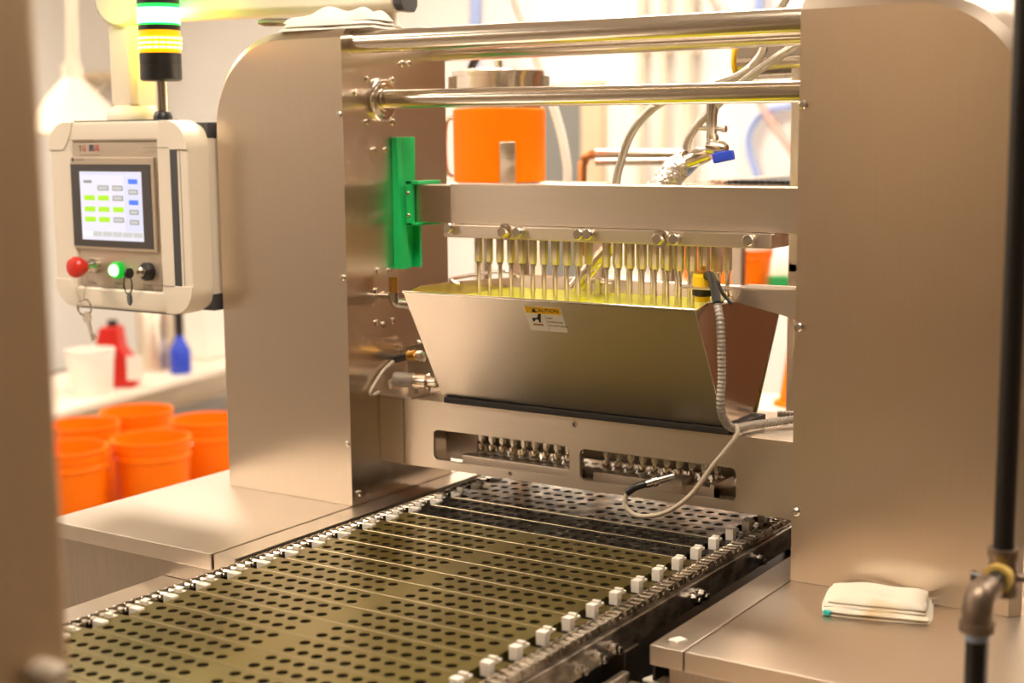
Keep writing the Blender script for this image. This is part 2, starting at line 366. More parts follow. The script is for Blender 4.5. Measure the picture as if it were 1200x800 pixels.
# ------------------------------------------------------------------ conveyor
PITCH = 0.063; Y0 = -0.042
conv = thing('mould_conveyor', 'olive mould conveyor of pierced slats with chains running under the depositor', 'conveyor', (0.419, -0.2, FLOOR))
ZT = 0.02
XL, XR = 0.163, 0.674
def slat_mesh(dark_slat):
    mb = MB(); r = 0.0079; hx, hy = 0.0229 / 2, 0.0301 / 2
    a0 = math.atan2(hy, hx); A = [0, a0 * 0.5, a0, (a0 + math.pi / 2) / 2]
    ang = A + [math.pi / 2] + [math.pi - a for a in A[:0:-1]] + [math.pi] + [math.pi + a for a in A[1:]] + [1.5 * math.pi] + [2 * math.pi - a for a in A[:0:-1]]
    n = len(ang); gx = [0.178 + 0.0229 * k for k in range(10)] + [0.4385 + 0.0229 * k for k in range(10)]
    rows = [-hy, hy]
    hy0 = hy
    for x in gx:
        for y in rows:
            vs = []
            for a in ang:
                c, s_ = math.cos(a), math.sin(a); t_ = min(hx / abs(c) if abs(c) > 1e-6 else 9, hy / abs(s_) if abs(s_) > 1e-6 else 9)
                vs.append((x + c * t_, y + s_ * t_, 0))
            for rr, z in ((r, 0.0), (r * 0.95, -0.0008), (r * 0.92, -0.007), (r * 0.6, -0.0105)):
                vs += [(x + rr * math.cos(a), y + rr * math.sin(a), z) for a in ang]
            mb.add(vs, [(k, (k + 1) % n, n + (k + 1) % n, n + k) for k in range(n)] + [(n + k, n + (k + 1) % n, 2 * n + (k + 1) % n, 2 * n + k) for k in range(n)])
            o = len(mb.v) - 5 * n
            for i in (2, 3):
                for k in range(n): mb.f.append([o + i * n + k, o + i * n + (k + 1) % n, o + (i + 1) * n + (k + 1) % n, o + (i + 1) * n + k]); mb.mi.append(1)
            mb.f.append([o + 4 * n + k for k in range(n)]); mb.mi.append(1)
    e0, e1 = gx[0] - hx, gx[-1] + hx; g0, g1 = gx[9] + hx, gx[10] - hx; H = 2 * hy
    mb.add([(XL, -H, 0), (e0, -H, 0), (e0, H, 0), (XL, H, 0)], [(0, 1, 2, 3)])
    mb.add([(g0, -H, 0), (g1, -H, 0), (g1, H, 0), (g0, H, 0)], [(0, 1, 2, 3)])
    mb.add([(e1, -H, 0), (XR, -H, 0), (XR, H, 0), (e1, H, 0)], [(0, 1, 2, 3)])
    # tongues reaching to the chains, plate edges folded down
    mb.box(0.136, XL, 0.0015, H, -0.003, 0); mb.box(XR, 0.704, 0.0015, H, -0.003, 0)
    E_ = H + 0.0005
    mb.add([(XL, -H, 0), (XR, -H, 0), (XR, -E_, -0.0006), (XL, -E_, -0.0006)], [(0, 3, 2, 1)], 2)
    mb.add([(XL, H, 0), (XR, H, 0), (XR, E_, -0.0006), (XL, E_, -0.0006)], [(0, 1, 2, 3)], 2)
    mb.add([(XL, -E_, -0.0006), (XR, -E_, -0.0006), (XR, -E_, -0.012), (XL, -E_, -0.012)], [(0, 3, 2, 1)])
    mb.add([(XL, E_, -0.0006), (XR, E_, -0.0006), (XR, E_, -0.012), (XL, E_, -0.012)], [(0, 1, 2, 3)])
    mb.add([(XL, -H, 0), (XL, H, 0), (XL, H, -0.012), (XL, -H, -0.012)], [(0, 1, 2, 3)])
    mb.add([(XR, -H, 0), (XR, H, 0), (XR, H, -0.012), (XR, -H, -0.012)], [(0, 3, 2, 1)])
    return mb
coated = slat_mesh(0).build('slat', 'mould_coating', conv, local=True, extra=('cup_silicone', 'edge_glint'))
dark_slat = slat_mesh(1).build('slat', 'mould_dark', conv, local=True, extra=('cup_silicone', 'edge_glint'))
bare = slat_mesh(1).build('slat', 'mould_steel', conv, local=True, extra=('cup_silicone', 'edge_glint'))
gb = MB().box(-0.0068, 0.0068, -0.0065, 0.0065, 0.0, 0.0185).build('guide_block', 'white_plastic', coated, 0.0012, local=True)
hk = MB().prism([(-0.008, 0), (0.006, 0), (0.006, 0.004), (-0.002, 0.004), (-0.002, 0.009), (-0.008, 0.009)], 'yz', -0.006, 0.006).build('guide_hook', 'white_plastic', coated, 0.0008, local=True)
lb = MB().box(-0.010, 0.010, -0.006, 0.006, 0.0, 0.0115).build('guide_block', 'white_plastic', coated, 0.0012, local=True)
first = {0: coated, 1: dark_slat, 2: bare}; used = set(); base = wloc(conv)
KS = list(range(-22, 14))
for k in KS:
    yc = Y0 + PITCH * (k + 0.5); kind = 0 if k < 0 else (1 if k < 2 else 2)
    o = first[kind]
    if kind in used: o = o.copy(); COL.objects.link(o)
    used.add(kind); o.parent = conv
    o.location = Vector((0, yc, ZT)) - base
    cp(gb, o, (0.691, -0.006, -0.006)); cp(hk, o, (0.683, 0.024, 0.0)); cp(lb, o, (0.155, -0.008, -0.008)); cp(hk, o, (0.147, 0.018, -0.003))
for q in (gb, hk, lb): bpy.data.objects.remove(q)
YA, YB = Y0 + PITCH * KS[0], Y0 + PITCH * (KS[-1] + 1)
def chain(xa, xb, name):
    mb = MB(); p = PITCH / 4; N = int((YB - YA) / p); zc = ZT - 0.006; R1, R2 = 0.0066, 0.0052
    for i in range(N):
        y = YA + p * (i + 0.5)
        mb.cyl((xa + 0.004, y, zc), (xb - 0.004, y, zc), 0.0048, n=10)
        mb.cyl((xa - 0.001, y, zc), (xb + 0.001, y, zc), 0.0023, n=8)
        d = 0.0 if i % 2 else 0.0021
        for x in (xa + d, xb - d - 0.0017):
            pts = []
            for k in range(9): a = math.pi * (0.62 - 1.24 * k / 8); pts.append((y + p + R1 * math.cos(a), zc + R1 * math.sin(a)))
            pts.append((y + p / 2, zc - R2))
            for k in range(9): a = math.pi * (1.62 - 1.24 * k / 8); pts.append((y + R1 * math.cos(a), zc + R1 * math.sin(a)))
            pts.append((y + p / 2, zc + R2))
            mb.prism(pts, 'yz', x, x + 0.0017)
    o = mb.build(name, 'chain_steel', conv, angle=0.5); o['kind'] = 'stuff'; return o
chain(0.114, 0.137, 'roller_chain'); chain(0.704, 0.727, 'roller_chain')
MB().box(0.108, 0.142, YA, YB, -0.03, 0.0065).build('side_rail', 'rail_greasy', conv, 0.002)
MB().box(0.700, 0.733, YA, YB, -0.030, 0.0065).build('side_rail', 'rail_greasy', conv, 0.002)
MB().box(0.142, 0.700, YA, YB, -0.03, -0.024).build('bed', 'under_shade', conv)  # bed plate given the black of the shade it lies in
for y in (-0.445, -0.395, -0.355, -0.115, -0.09, 0.12, -0.7):
    for dx in (0, 0.012):
        bolt((0.733, y + dx, -0.012 - dx * 0.7), (1, 0, 0), 0.006, 0.009, conv, hexa=True)
for y in (-1.2, -0.3, 0.45):
    for x in (0.125, 0.716): MB().box(x - 0.02, x + 0.02, y - 0.02, y + 0.02, FLOOR, -0.03).build('leg', 'steel_dark', conv, 0.003)
MB().box(0.046, 0.79, -1.35, 0.70, -0.145, -0.14).build('shade_pan', 'under_shade', conv)  # dark pan and walls added to make the gap as black as shade
MB().box(0.786, 0.79, -0.338, 0.70, -0.14, -0.032).build('shade_wall', 'under_shade', conv)
MB().box(0.046, 0.0495, -0.338, 0.70, -0.14, -0.032).build('shade_wall', 'under_shade', conv)

# ------------------------------------------------------------------ depositor frame
mach = thing('depositor', 'stainless candy depositor frame with two round-shouldered columns over the conveyor', 'machine', (0.419, 0.15, 0.0))
def column(x_in, x_out, label):
    sgn = 1 if x_out > x_in else -1; R_ = 0.17; zt = 0.843; ins = 0.014
    def prof(i):
        pts = [(x_in, 0.0005), (x_out - sgn * i * 0.8, 0.0005)]
        ccx, ccz, rr = x_out - sgn * R_, zt - R_, R_ - i
        for k in range(15):
            a = math.pi / 2 * k / 14; pts.append((ccx + sgn * rr * math.cos(a) * (1 if True else 0), ccz + rr * math.sin(a)))
        pts[1] = (x_out - sgn * i, 0.0005)
        pts.append((x_in, zt - i)); return pts
    mb = MB(); a, b_ = prof(ins), prof(0.0); n = len(a)
    vs = [(x, 0.0, z) for x, z in a] + [(x, ins, z) for x, z in b_] + [(x, 0.305, z) for x, z in b_]
    fs = [tuple(range(n)), tuple(range(2 * n, 3 * n))[::-1]]
    for L in (0, 1):
        for k in range(n): fs.append((L * n + k, L * n + (k + 1) % n, (L + 1) * n + (k + 1) % n, (L + 1) * n + k))
    mb.add(vs, fs)
    o = mb.build('side_column', 'steel_column', mach, angle=0.35); o['label'] = label; return o
cl = column(0.0, -0.316, 'left column with round outer shoulder')
cr = column(0.838, 1.168, 'right column with round outer shoulder')
# screws on the columns
for x, z in ((-0.006, 0.697), (-0.006, 0.413), (-0.007, 0.114)): bolt((x, 0, z), (0, -1, 0), 0.0055, 0.004, cl, 'screw')
for x, z in ((0.8445, 0.697), (0.8455, 0.106), (0.8445, 0.38)): bolt((x, 0, z), (0, -1, 0), 0.0065, 0.005, cr, 'screw')
for y, z in ((0.067, 0.758), (0.14, 0.759), (0.066, 0.684), (0.14, 0.684), (0.169, 0.789), (0.19, 0.79), (0.084, 0.634), (0.118, 0.634), (0.088, 0.418), (0.121, 0.416), (0.08, 0.382), (0.104, 0.374), (0.08, 0.324), (0.102, 0.318), (0.128, 0.322), (0.035, 0.735), (0.02, 0.02)):
    bolt((0, y, z), (1, 0, 0), 0.0058, 0.004, cl, 'screw')
bolt((0.838, 0.07, 0.36), (-1, 0, 0), 0.008, 0.008, cr, 'screw')
# tie rods
MB().cyl((0.0, 0.036, 0.8205), (0.838, 0.036, 0.8165), 0.0195, n=32).build('tie_rod', 'rod_steel', mach)
MB().cyl((0.0, 0.272, 0.8135), (0.838, 0.272, 0.8135), 0.017, n=32).build('tie_rod', 'rod_steel', mach)
MB().cyl((0.0, 0.107, 0.7245), (0.838, 0.107, 0.7185), 0.0165, n=32).build('tie_rod', 'rod_steel', mach)
mb = MB(); mb.loft([((0, 0.107, 0.7235), 0.039), ((0.006, 0.107, 0.7235), 0.039), ((0.008, 0.107, 0.7235), 0.036), ((0.008, 0.107, 0.7235), 0.030), ((0.014, 0.107, 0.7235), 0.028), ((0.014, 0.107, 0.7235), 0.022), ((0.018, 0.107, 0.7235), 0.021), ((0.018, 0.107, 0.7235), 0.016)], 32)
mb.build('rod_flange', 'chrome', mach)
mb = MB(); mb.loft([((0.838, 0.107, 0.7185), 0.039), ((0.830, 0.107, 0.7185), 0.036), ((0.828, 0.107, 0.7185), 0.020)], 32)
mb.build('rod_flange', 'chrome', mach)
# slotted front plate at the foot, with two windows
holes = [rrect(0.121, 0.405, 0.084, 0.139, 0.010), rrect(0.425, 0.710, 0.084, 0.138, 0.010), circ(0.416, 0.178, 0.0052), circ(0.285, 0.0985 - 0.021, 0.004), circ(0.42, 0.07 + 0.004, 0.0)]
holes = holes[:4]
pl = pierced('front_plate', [(0.0, 0.068), (0.838, 0.068), (0.838, 0.19), (0.0, 0.19)], holes, 0.085, 0.091, 'steel_beam', mach, 0.0)
MB().box(0.003, 0.055, 0.0825, 0.085, 0.070, 0.188).build('corner_plate', 'steel_column', mach, 0.001)
MB().box(0.0, 0.078, 0.078, 0.30, 0.190, 0.1935).build('top_plate', 'steel_deck', mach, 0.001)
MB().box(0.078, 0.838, 0.091, 0.30, 0.1865, 0.190).build('top_plate', 'steel_deck', mach, 0.001)
MB().box(0.0, 0.838, 0.296, 0.302, 0.068, 0.186).build('rear_plate', 'steel_dark', mach, 0.001)
MB().box(0.148, 0.700, 0.079, 0.222, 0.1905, 0.2015).build('gasket', 'black_rubber', mach, 0.002)
# left inner bracket inside the window, nozzle carrier rails
MB().box(0.10, 0.172, 0.15, 0.285, 0.072, 0.186).build('inner_bracket', 'steel_hopper', mach, 0.003)
MB().box(0.170, 0.700, 0.196, 0.285, 0.092, 0.186).build('nozzle_block', 'steel_hopper', mach, 0.003)
MB().box(0.165, 0.405, 0.110, 0.132, 0.0735, 0.0925).build('carrier_rail', 'steel_beam', mach, 0.0015)
MB().box(0.436, 0.660, 0.110, 0.132, 0.0735, 0.0945).build('carrier_rail', 'steel_beam', mach, 0.0015)
MB().box(0.652, 0.660, 0.112, 0.19, 0.0735, 0.100).build('carrier_end', 'steel_beam', mach, 0.001)
MB().box(0.16, 0.70, 0.1325, 0.195, 0.0725, 0.0785).build('carrier_tray', 'steel_dark', mach, 0.001)
def nozzle(parent, red):
    mb = MB()
    mb.lathe((0, 0, 0), [(0.0078, 0), (0.0078, 0.010), (0.0085, 0.0105), (0.0085, 0.016), (0.0072, 0.0165), (0.0072, 0.022), (0.0084, 0.0225), (0.0084, 0.028), (0.0045, 0.0285), (0.0045, 0.033)], 14)
    o = mb.build('nozzle', 'chrome', parent, local=True)
    c = MB().lathe((0, 0, 0.0108), [(0.0089, 0), (0.0089, 0.0045)], 14).build('collar', 'red_plastic' if red else 'white_plastic', o, local=True)
    h = MB().loft([((0, 0, 0.033), 0.0068), ((0, 0, 0.047), 0.0068)], 6).build('hex_cap', 'bolt_steel', o, local=True)
    return o
nz = {0: nozzle(mach, 0), 1: nozzle(mach, 1)}; bm_ = wloc(mach)
GX = [0.178 + 0.0229 * k for k in range(10)] + [0.4385 + 0.0229 * k for k in range(10)]
done = set()
for i, x in enumerate(GX):
    kind = 1 if i == 16 else 0; src = nz[kind]; L = Vector((x, 0.155, 0.079)) - bm_
    if kind in done:
        o = cp(src, mach, L)
        for ch in src.children: cp(ch, o, ch.location)
    else: src.location = L; done.add(kind)
# lift beam, manifold bar, pistons
MB().box(0.118, 0.812, 0.150, 0.212, 0.503, 0.574).build('lift_beam', 'steel_beam', mach, 0.002)
MB().box(0.03, 0.1178, 0.152, 0.205, 0.504, 0.571).build('beam_bracket', 'steel_column', mach, 0.0015)
MB().box(0.812, 0.837, 0.152, 0.205, 0.504, 0.571).build('beam_bracket', 'steel_column', mach, 0.0015)
man = MB().box(0.114, 0.742, 0.134, 0.206, 0.4795, 0.5025).build('manifold_bar', 'steel_beam', mach, 0.0025)
for px, py, hx in ((529, 266, 1), (595, 271, 2), (610, 272, 1), (681, 274, 1), (692, 274, 1), (776, 279, 2), (793, 280, 1), (880, 281, 1)):
    p = onY(px, py, 0.134); p.y = 0.134
    if hx == 2: bolt(p, (0, -1, 0), 0.0105, 0.02, man, 'clamp_nut', 'chrome', True); MB().loft([(p + Vector((0, 0.001, 0)), 0.0145), (p + Vector((0, -0.008, 0)), 0.0145)], 20).build('clamp_washer', 'chrome', man)
    else: MB().loft([(p + Vector((0, 0.002, 0)), 0.0095), (p + Vector((0, -0.012, 0)), 0.0095), (p + Vector((0, -0.0135, 0)), 0.008)], 20).build('plug', 'bolt_steel', man)
def piston(parent):
    o = MB().loft([((0, 0, -0.042), 0.0063), ((0, 0, -0.040), 0.0072), ((0, 0, 0.0), 0.0072)], 6, rot=0.26).build('piston', 'steel_piston', parent, local=True, angle=0.4)
    mb = MB().loft([((0, 0, -0.155), 0.0036), ((0, 0, -0.046), 0.0036), ((0, 0, -0.046), 0.0052), ((0, 0, -0.0415), 0.0052)], 12)
    mb.build('piston_rod', 'chrome', o, local=True); return o
ps = piston(mach); k0 = True
for y in (0.152, 0.186):
    for x in GX:
        L = Vector((x, y, 0.4795)) - bm_
        if k0: ps.location = L; k0 = False
        else:
            o = cp(ps, mach, L)
            for ch in ps.children: cp(ch, o, ch.location)
# green slide guide on the left column
g = thing('slide_guide', 'bright green plastic slide guide on the left column beside the lift beam', 'guide', (0.012, 0.16, 0.42))
mb = MB().prism([(0.134, 0.418), (0.190, 0.418), (0.193, 0.657), (0.134, 0.657)], 'yz', 0.0005, 0.010)
mb.add([(0.010, 0.134, 0.418), (0.010, 0.15, 0.418), (0.010, 0.15, 0.657), (0.010, 0.134, 0.657), (0.026, 0.134, 0.418), (0.026, 0.15, 0.418), (0.012, 0.146, 0.657), (0.012, 0.134, 0.657)], [(0, 1, 2, 3), (4, 5, 6, 7), (0, 1, 5, 4), (1, 2, 6, 5), (2, 3, 7, 6), (3, 0, 4, 7)])
mb.box(0.0098, 0.024, 0.183, 0.190, 0.418, 0.50)
mb.build('guide_bar', 'green_plastic', g, 0.001)
sh = MB().box(0.0265, 0.040, 0.140, 0.1495, 0.498, 0.578); sh.box(0.0265, 0.055, 0.140, 0.21, 0.5722, 0.578); sh.box(0.0265, 0.055, 0.140, 0.21, 0.498, 0.5032)
sh = sh.build('slide_shoe', 'green_plastic', g, 0.001)
for z in (0.516, 0.556): bolt((0.033, 0.140, z), (0, -1, 0), 0.0035, 0.002, sh, 'screw')

# ------------------------------------------------------------------ hopper
hop = thing('hopper', 'wedge-shaped stainless hopper tray with caution label under the pistons', 'hopper', (0.419, 0.15, 0.2015))
HX0, HX1 = 0.141, 0.688
TF, TB, BF, BB, ZTOP, ZBOT, TH = -0.022, 0.322, 0.086, 0.214, 0.397, 0.2025, 0.003
sl = (BF - TF) / (ZTOP - ZBOT)
fp = MB().prism([(TF, ZTOP), (BF, ZBOT), (BF + TH, ZBOT), (TF + TH, ZTOP)], 'yz', HX0, HX1).build('front_panel', 'steel_hopper', hop, 0.0006)
MB().prism([(TB, ZTOP), (BB, ZBOT), (BB - TH, ZBOT), (TB - TH, ZTOP)], 'yz', HX0, HX1).build('back_panel', 'steel_hopper', hop, 0.0006)
for xa in (HX0, HX1 - TH):
    MB().prism([(TF + TH, ZTOP - 0.002), (0.02, ZTOP + 0.006), (0.10, ZTOP + 0.006), (TB - TH, ZTOP - 0.004), (BB - TH - 0.002, ZBOT + 0.018), (BB - 0.025, ZBOT), (BF + TH, ZBOT)], 'yz', xa, xa + TH).build('end_panel', 'steel_end', hop, 0.0005)
MB().box(HX0 + TH, HX1 - TH, BF + TH, BB - TH, ZBOT, ZBOT + TH).build('bottom_panel', 'steel_hopper', hop)
MB().tube([(HX0, TF, ZTOP), (HX1, TF, ZTOP)], 0.0022, 8).build('rolled_edge', 'chrome', hop)
MB().tube([(HX0, TB, ZTOP), (HX1, TB, ZTOP)], 0.0022, 8).build('rolled_edge', 'chrome', hop)
MB().tube(smooth_path([(HX0 + 0.01, 0.13, ZTOP), (HX0 - 0.012, 0.14, ZTOP + 0.008), (HX0 - 0.012, 0.30, ZTOP + 0.008), (HX0 + 0.01, 0.31, ZTOP)], 6), 0.0035, 10).build('handle', 'chrome', hop)
MB().tube(smooth_path([(HX1 - 0.012, 0.05, ZTOP + 0.004), (HX1 + 0.006, 0.055, ZTOP + 0.004), (HX1 + 0.006, 0.12, ZTOP + 0.004), (HX1 - 0.012, 0.125, ZTOP + 0.004)], 6), 0.003, 10).build('handle', 'chrome', hop)
# caution label on the sloping front panel
upv = Vector((0, TF - BF, ZTOP - ZBOT)).normalized(); rv = Vector((1, 0, 0)); nv = rv.cross(upv)
def onslope(px, py):
    r = pix(px, py); p0 = Vector((0.4, TF, ZTOP)); return CAM + r * ((p0 - CAM).dot(nv) / r.dot(nv))
c4 = [onslope(*p) for p in ((613, 357), (657, 360.5), (665.5, 389.5), (622, 386.5))]
lc = sum(c4, Vector()) / 4; lw = ((c4[1] - c4[0]).length + (c4[2] - c4[3]).length) / 2; lh = (abs((c4[0] - c4[3]).dot(upv)) + abs((c4[1] - c4[2]).dot(upv))) / 2
lab = MB().obox(lc, rv * lw / 2, upv * lh / 2, nv * 0.0004).build('warning_label', 'label_white', hop); lab['label'] = 'yellow and white caution sticker'
def lp(u, v): return lc + rv * (u * lw) + upv * (v * lh)
MB().obox(lp(0, 0.335), rv * lw * 0.475, upv * lh * 0.135, nv * 0.0007).build('yellow_band', 'label_yellow', lab)
lettering('CAUTION', lh * 0.205, 'ink', lab, lp(0.10, 0.335), rv, upv, lift=0.0009)
tri = MB(); c = lp(-0.24, 0.335); hw = lh * 0.10
tri.add([c - rv * hw - upv * hw * 0.85 + nv * 0.0009, c + rv * hw - upv * hw * 0.85 + nv * 0.0009, c + upv * hw + nv * 0.0009], [(0, 1, 2)]); tri.build('warning_triangle', 'ink', lab)
for i, tx in enumerate(('HIGH', 'TEMPERATURE', 'DO NOT TOUCH')): lettering(tx, lh * 0.088, 'ink_grey', lab, lp(0.045, 0.04 - 0.15 * i), rv, upv, 'LEFT', lift=0.0006)
MB().obox(lp(0.02, -0.15), rv * 0.0002, upv * lh * 0.32, nv * 0.0006).build('rule', 'ink_grey', lab)
hand = MB()
hp = [(-0.36, -0.06), (-0.36, 0.0), (-0.30, 0.03), (-0.22, 0.02), (-0.15, 0.20), (-0.07, 0.20), (-0.12, 0.0), (-0.15, -0.16), (-0.19, -0.16), (-0.20, -0.04), (-0.27, -0.05), (-0.31, -0.13), (-0.345, -0.13)]
vs = [lp(a, b_) + nv * 0.0008 for a, b_ in hp]; hand.add(vs, [tuple(range(len(vs)))]); hand.build('hand_symbol', 'ink', lab)
MB().obox(lp(-0.24, -0.255), rv * lw * 0.135, upv * lh * 0.03, nv * 0.0007).build('hot_plate_symbol', 'label_orange', lab)
# syrup in the hopper
zs = 0.376; ff = (zs - ZBOT) / (ZTOP - ZBOT)
ya, yb = BF + (TF - BF) * ff + TH + 0.001, BB + (TB - BB) * ff - TH - 0.001
sy = MB().prism([(ya, zs), (yb, zs), (BB - TH - 0.004, ZBOT + 0.006), (BF + TH + 0.004, ZBOT + 0.006)], 'yz', HX0 + TH + 0.001, HX1 - TH - 0.001).build('syrup', 'syrup')
tag(sy, 'yellow-green liquid filling the stainless hopper', 'liquid')
t = thing('heater_fittings', 'small cluster of steel fittings standing at the back of the hopper behind the pistons', 'fitting', (0.36, 0.26, zs))
for i, (px, h_) in enumerate(((690, 0.022), (701, 0.026), (711, 0.020))):
    p = onY(px, 345, 0.262); MB().lathe((p.x, 0.262, zs - 0.004), [(0.0075, 0), (0.0075, h_), (0.009, h_ + 0.001), (0.009, h_ + 0.006), (0.005, h_ + 0.008)], 14).build('stem', 'chrome', t)
# brass plug and elbow beside the hopper on the left column
t = thing('drain_fitting', 'steel elbow with yellow brass plug between left column and hopper', 'fitting', (0.03, 0.095, 0.36))
MB().loft([((0.03, 0.095, 0.378), 0.0085), ((0.03, 0.095, 0.407), 0.0085)], 12).build('brass_plug', 'brass', t)
MB().tube(smooth_path([(0.03, 0.095, 0.380), (0.03, 0.096, 0.366), (0.04, 0.105, 0.358), (0.13, 0.13, 0.358), (0.149, 0.13, 0.358)], 6), 0.0095, 14).build('elbow', 'bolt_steel', t)
MB().cyl((0.0, 0.095, 0.372), (0.03, 0.095, 0.372), 0.005, n=12).build('stub', 'bolt_steel', t)

# ------------------------------------------------------------------ level sensor, bracket, conduit, cables
br = thing('sensor_bracket', 'bent steel bracket between hopper end and right column', 'bracket', (0.76, 0.11, 0.38))
MB().prism([(0.692, 0.4175), (0.837, 0.4235), (0.837, 0.372), (0.79, 0.379), (0.70, 0.398), (0.692, 0.402)], 'xz', 0.10, 0.1035).build('web', 'steel_beam', br, 0.0006)
MB().box(0.692, 0.837, 0.1037, 0.165, 0.4172, 0.4205).build('flange', 'steel_beam', br, 0.0006)
MB().box(0.612, 0.6918, 0.080, 0.132, 0.4165, 0.4195).build('sensor_plate', 'steel_beam', br, 0.0006)
sn = thing('level_sensor', 'yellow and black level sensor above the hopper at its right end', 'sensor', (0.640, 0.105, 0.395))
c = (0.640, 0.104)
MB().lathe((*c, 0.4197), [(0.0155, 0), (0.016, 0.001), (0.016, 0.017), (0.015, 0.0175), (0.015, 0.0195), (0.010, 0.021), (0.010, 0.0215)], 24).build('cap', 'yellow_plastic', sn)
MB().lathe((*c, 0.4412), [(0.013, 0), (0.013, 0.002), (0.005, 0.003), (0.005, 0.010), (0.004, 0.011)], 16).build('top_screw', 'brass', sn)
MB().lathe((*c, 0.404), [(0.014, 0), (0.0165, 0.002), (0.0165, 0.0124)], 24).build('nut', 'black_plastic', sn)
MB().lathe((*c, 0.395), [(0.011, 0), (0.012, 0.001), (0.012, 0.0088)], 24).build('probe', 'yellow_plastic', sn)
def resample(P, step):
    out = [P[0]]; acc = 0.0
    for a, b_ in zip(P[:-1], P[1:]):
        L = (b_ - a).length; t = step - acc
        while t <= L: out.append(a.lerp(b_, t / L)); t += step
        acc = L - (t - step)
    return out
def corrug(path, r, name, label, cat, mat='conduit_grey', amp=0.0009, k=14, group=None):
    P = resample(smooth_path(path, 20), 0.0016)
    o = MB().tube(P, r, 12, rad=lambda i: r + amp * (1, 0.3, -1, 0.3)[i % 4] * 0.9).build(name, mat, angle=1.2); tag(o, label, cat, group); return o
pc = [(0.668, 0.085, 0.4385), (0.690, 0.045, 0.420), (0.703, 0.022, 0.395)]
gl = thing('cable_gland', 'black angled cable boot on the yellow level sensor', 'cable', (0.67, 0.08, 0.41))
MB().tube(smooth_path([(0.652, 0.095, 0.437), (0.660, 0.086, 0.4395), (0.676, 0.066, 0.430), (0.7005, 0.03, 0.402)], 6), 0.0068, 14).build('boot', 'black_plastic', gl)
MB().tube(smooth_path([(0.668, 0.10, 0.428), (0.69, 0.07, 0.415), (0.71, 0.06, 0.400)], 6), 0.003, 10).build('lead', 'black_plastic', gl)
corrug([(0.7005, 0.03, 0.401), (0.712, 0.017, 0.37), (0.714, 0.02, 0.30), (0.713, 0.02, 0.245), (0.714, 0.055, 0.209), (0.716, 0.13, 0.2), (0.76, 0.20, 0.202), (0.835, 0.25, 0.215)], 0.0062, 'corrugated_conduit', 'grey corrugated conduit looping down the hopper end from the yellow sensor', 'conduit', k=26)
corrug([(0.71, 0.245, 0.1985), (0.75, 0.262, 0.1985), (0.79, 0.272, 0.207), (0.836, 0.28, 0.222)], 0.0055, 'corrugated_conduit', 'short dark grey conduit lying behind the looped one near the right column', 'conduit', 'conduit_grey', 0.0008, 20)
pth = [(0.718, 0.062, 0.212), (0.726, 0.05, 0.200), (0.708, 0.04, 0.17), (0.691, 0.04, 0.149), (0.654, 0.036, 0.097), (0.61, 0.034, 0.064), (0.564, 0.034, 0.053), (0.539, 0.036, 0.066), (0.541, 0.04, 0.088)]
o = MB().tube(smooth_path(pth, 10), 0.0038, 12).build('sensor_cable', 'cable_beige'); tag(o, 'thin beige cable looping down from the conduit to the lower sensor', 'cable')
ps_ = thing('proximity_sensor', 'small steel sensor with black plug in the right window of the front plate', 'sensor', (0.57, 0.06, 0.09))
a, b1, c1, d1 = Vector((0.540, 0.039, 0.086)), Vector((0.552, 0.045, 0.096)), Vector((0.566, 0.055, 0.101)), Vector((0.600, 0.085, 0.112))
MB().tube(smooth_path([a, b1, c1], 5), 0.0062, 12).build('plug', 'black_plastic', ps_)
MB().loft([(c1, 0.0072), (c1.lerp(d1, 0.25), 0.0072), (c1.lerp(d1, 0.26), 0.009), (c1.lerp(d1, 0.4), 0.009), (c1.lerp(d1, 0.41), 0.0066), (d1, 0.0066)], 16).build('barrel', 'bolt_steel', ps_)
MB().box(0.588, 0.612, 0.0912, 0.135, 0.0948, 0.104).build('clip', 'steel_beam', ps_, 0.001)

# connector plate on the left column, with cables
cpn = thing('connector_block', 'steel plate with cable plug and round sensor between left column and hopper', 'sensor', (0.06, 0.2, 0.194))
MB().prism([(0.005, 0.270), (0.075, 0.290), (0.10, 0.25), (0.10, 0.198), (0.008, 0.196)], 'xz', 0.160, 0.164).build('mount_plate', 'steel_beam', cpn, 0.001)
for px, py in ((450, 410), (490, 401)):
    p = onY(px, py, 0.160); bolt((p.x if p.x > 0.012 else 0.014, 0.160, p.z), (0, -1, 0), 0.005, 0.005, cpn, 'screw')
q = [onY(*p, 0.11) for p in ((464, 444), (488, 446), (502, 447), (514, 447))]
MB().loft([(q[0], 0.0135), (q[1], 0.0135)], 18).build('sensor_body', 'conduit_grey', cpn)
MB().loft([(q[1], 0.0145), (q[2], 0.0145), (q[2] + (q[3] - q[2]) * 0.1, 0.012)], 18).build('sensor_collar', 'chrome', cpn)
MB().loft([(q[2], 0.009), (q[3], 0.009), (q[3] + (q[3] - q[2]) * 0.1, 0.016), (q[3] + (q[3] - q[2]) * 0.4, 0.014)], 16).build('sensor_nut', 'chrome', cpn)
for qq in (q[1], q[2]): MB().cyl((qq.x, 0.11, 0.1937), (qq.x, 0.11, qq.z - 0.01), 0.004, n=10).build('post', 'bolt_steel', cpn)
q2 = [onY(*p, 0.125) for p in ((462, 421), (479, 417), (488, 416), (499, 419))]
MB().tube(smooth_path([q2[0], q2[0].lerp(q2[1], 0.5), q2[1]], 4), 0.0075, 12).build('plug', 'black_plastic', cpn)
MB().loft([(q2[1], 0.009), (q2[2], 0.010)], 14).build('plug_ring', 'brass', cpn)
MB().loft([(q2[2], 0.008), (q2[2].lerp(q2[3], 0.5), 0.011), (q2[3], 0.009)], 8).build('plug_nut', 'chrome', cpn)
pp = [onY(*p, 0.125) for p in ((462, 422), (448, 430), (436, 444), (433, 450), (436, 453), (443, 452))]
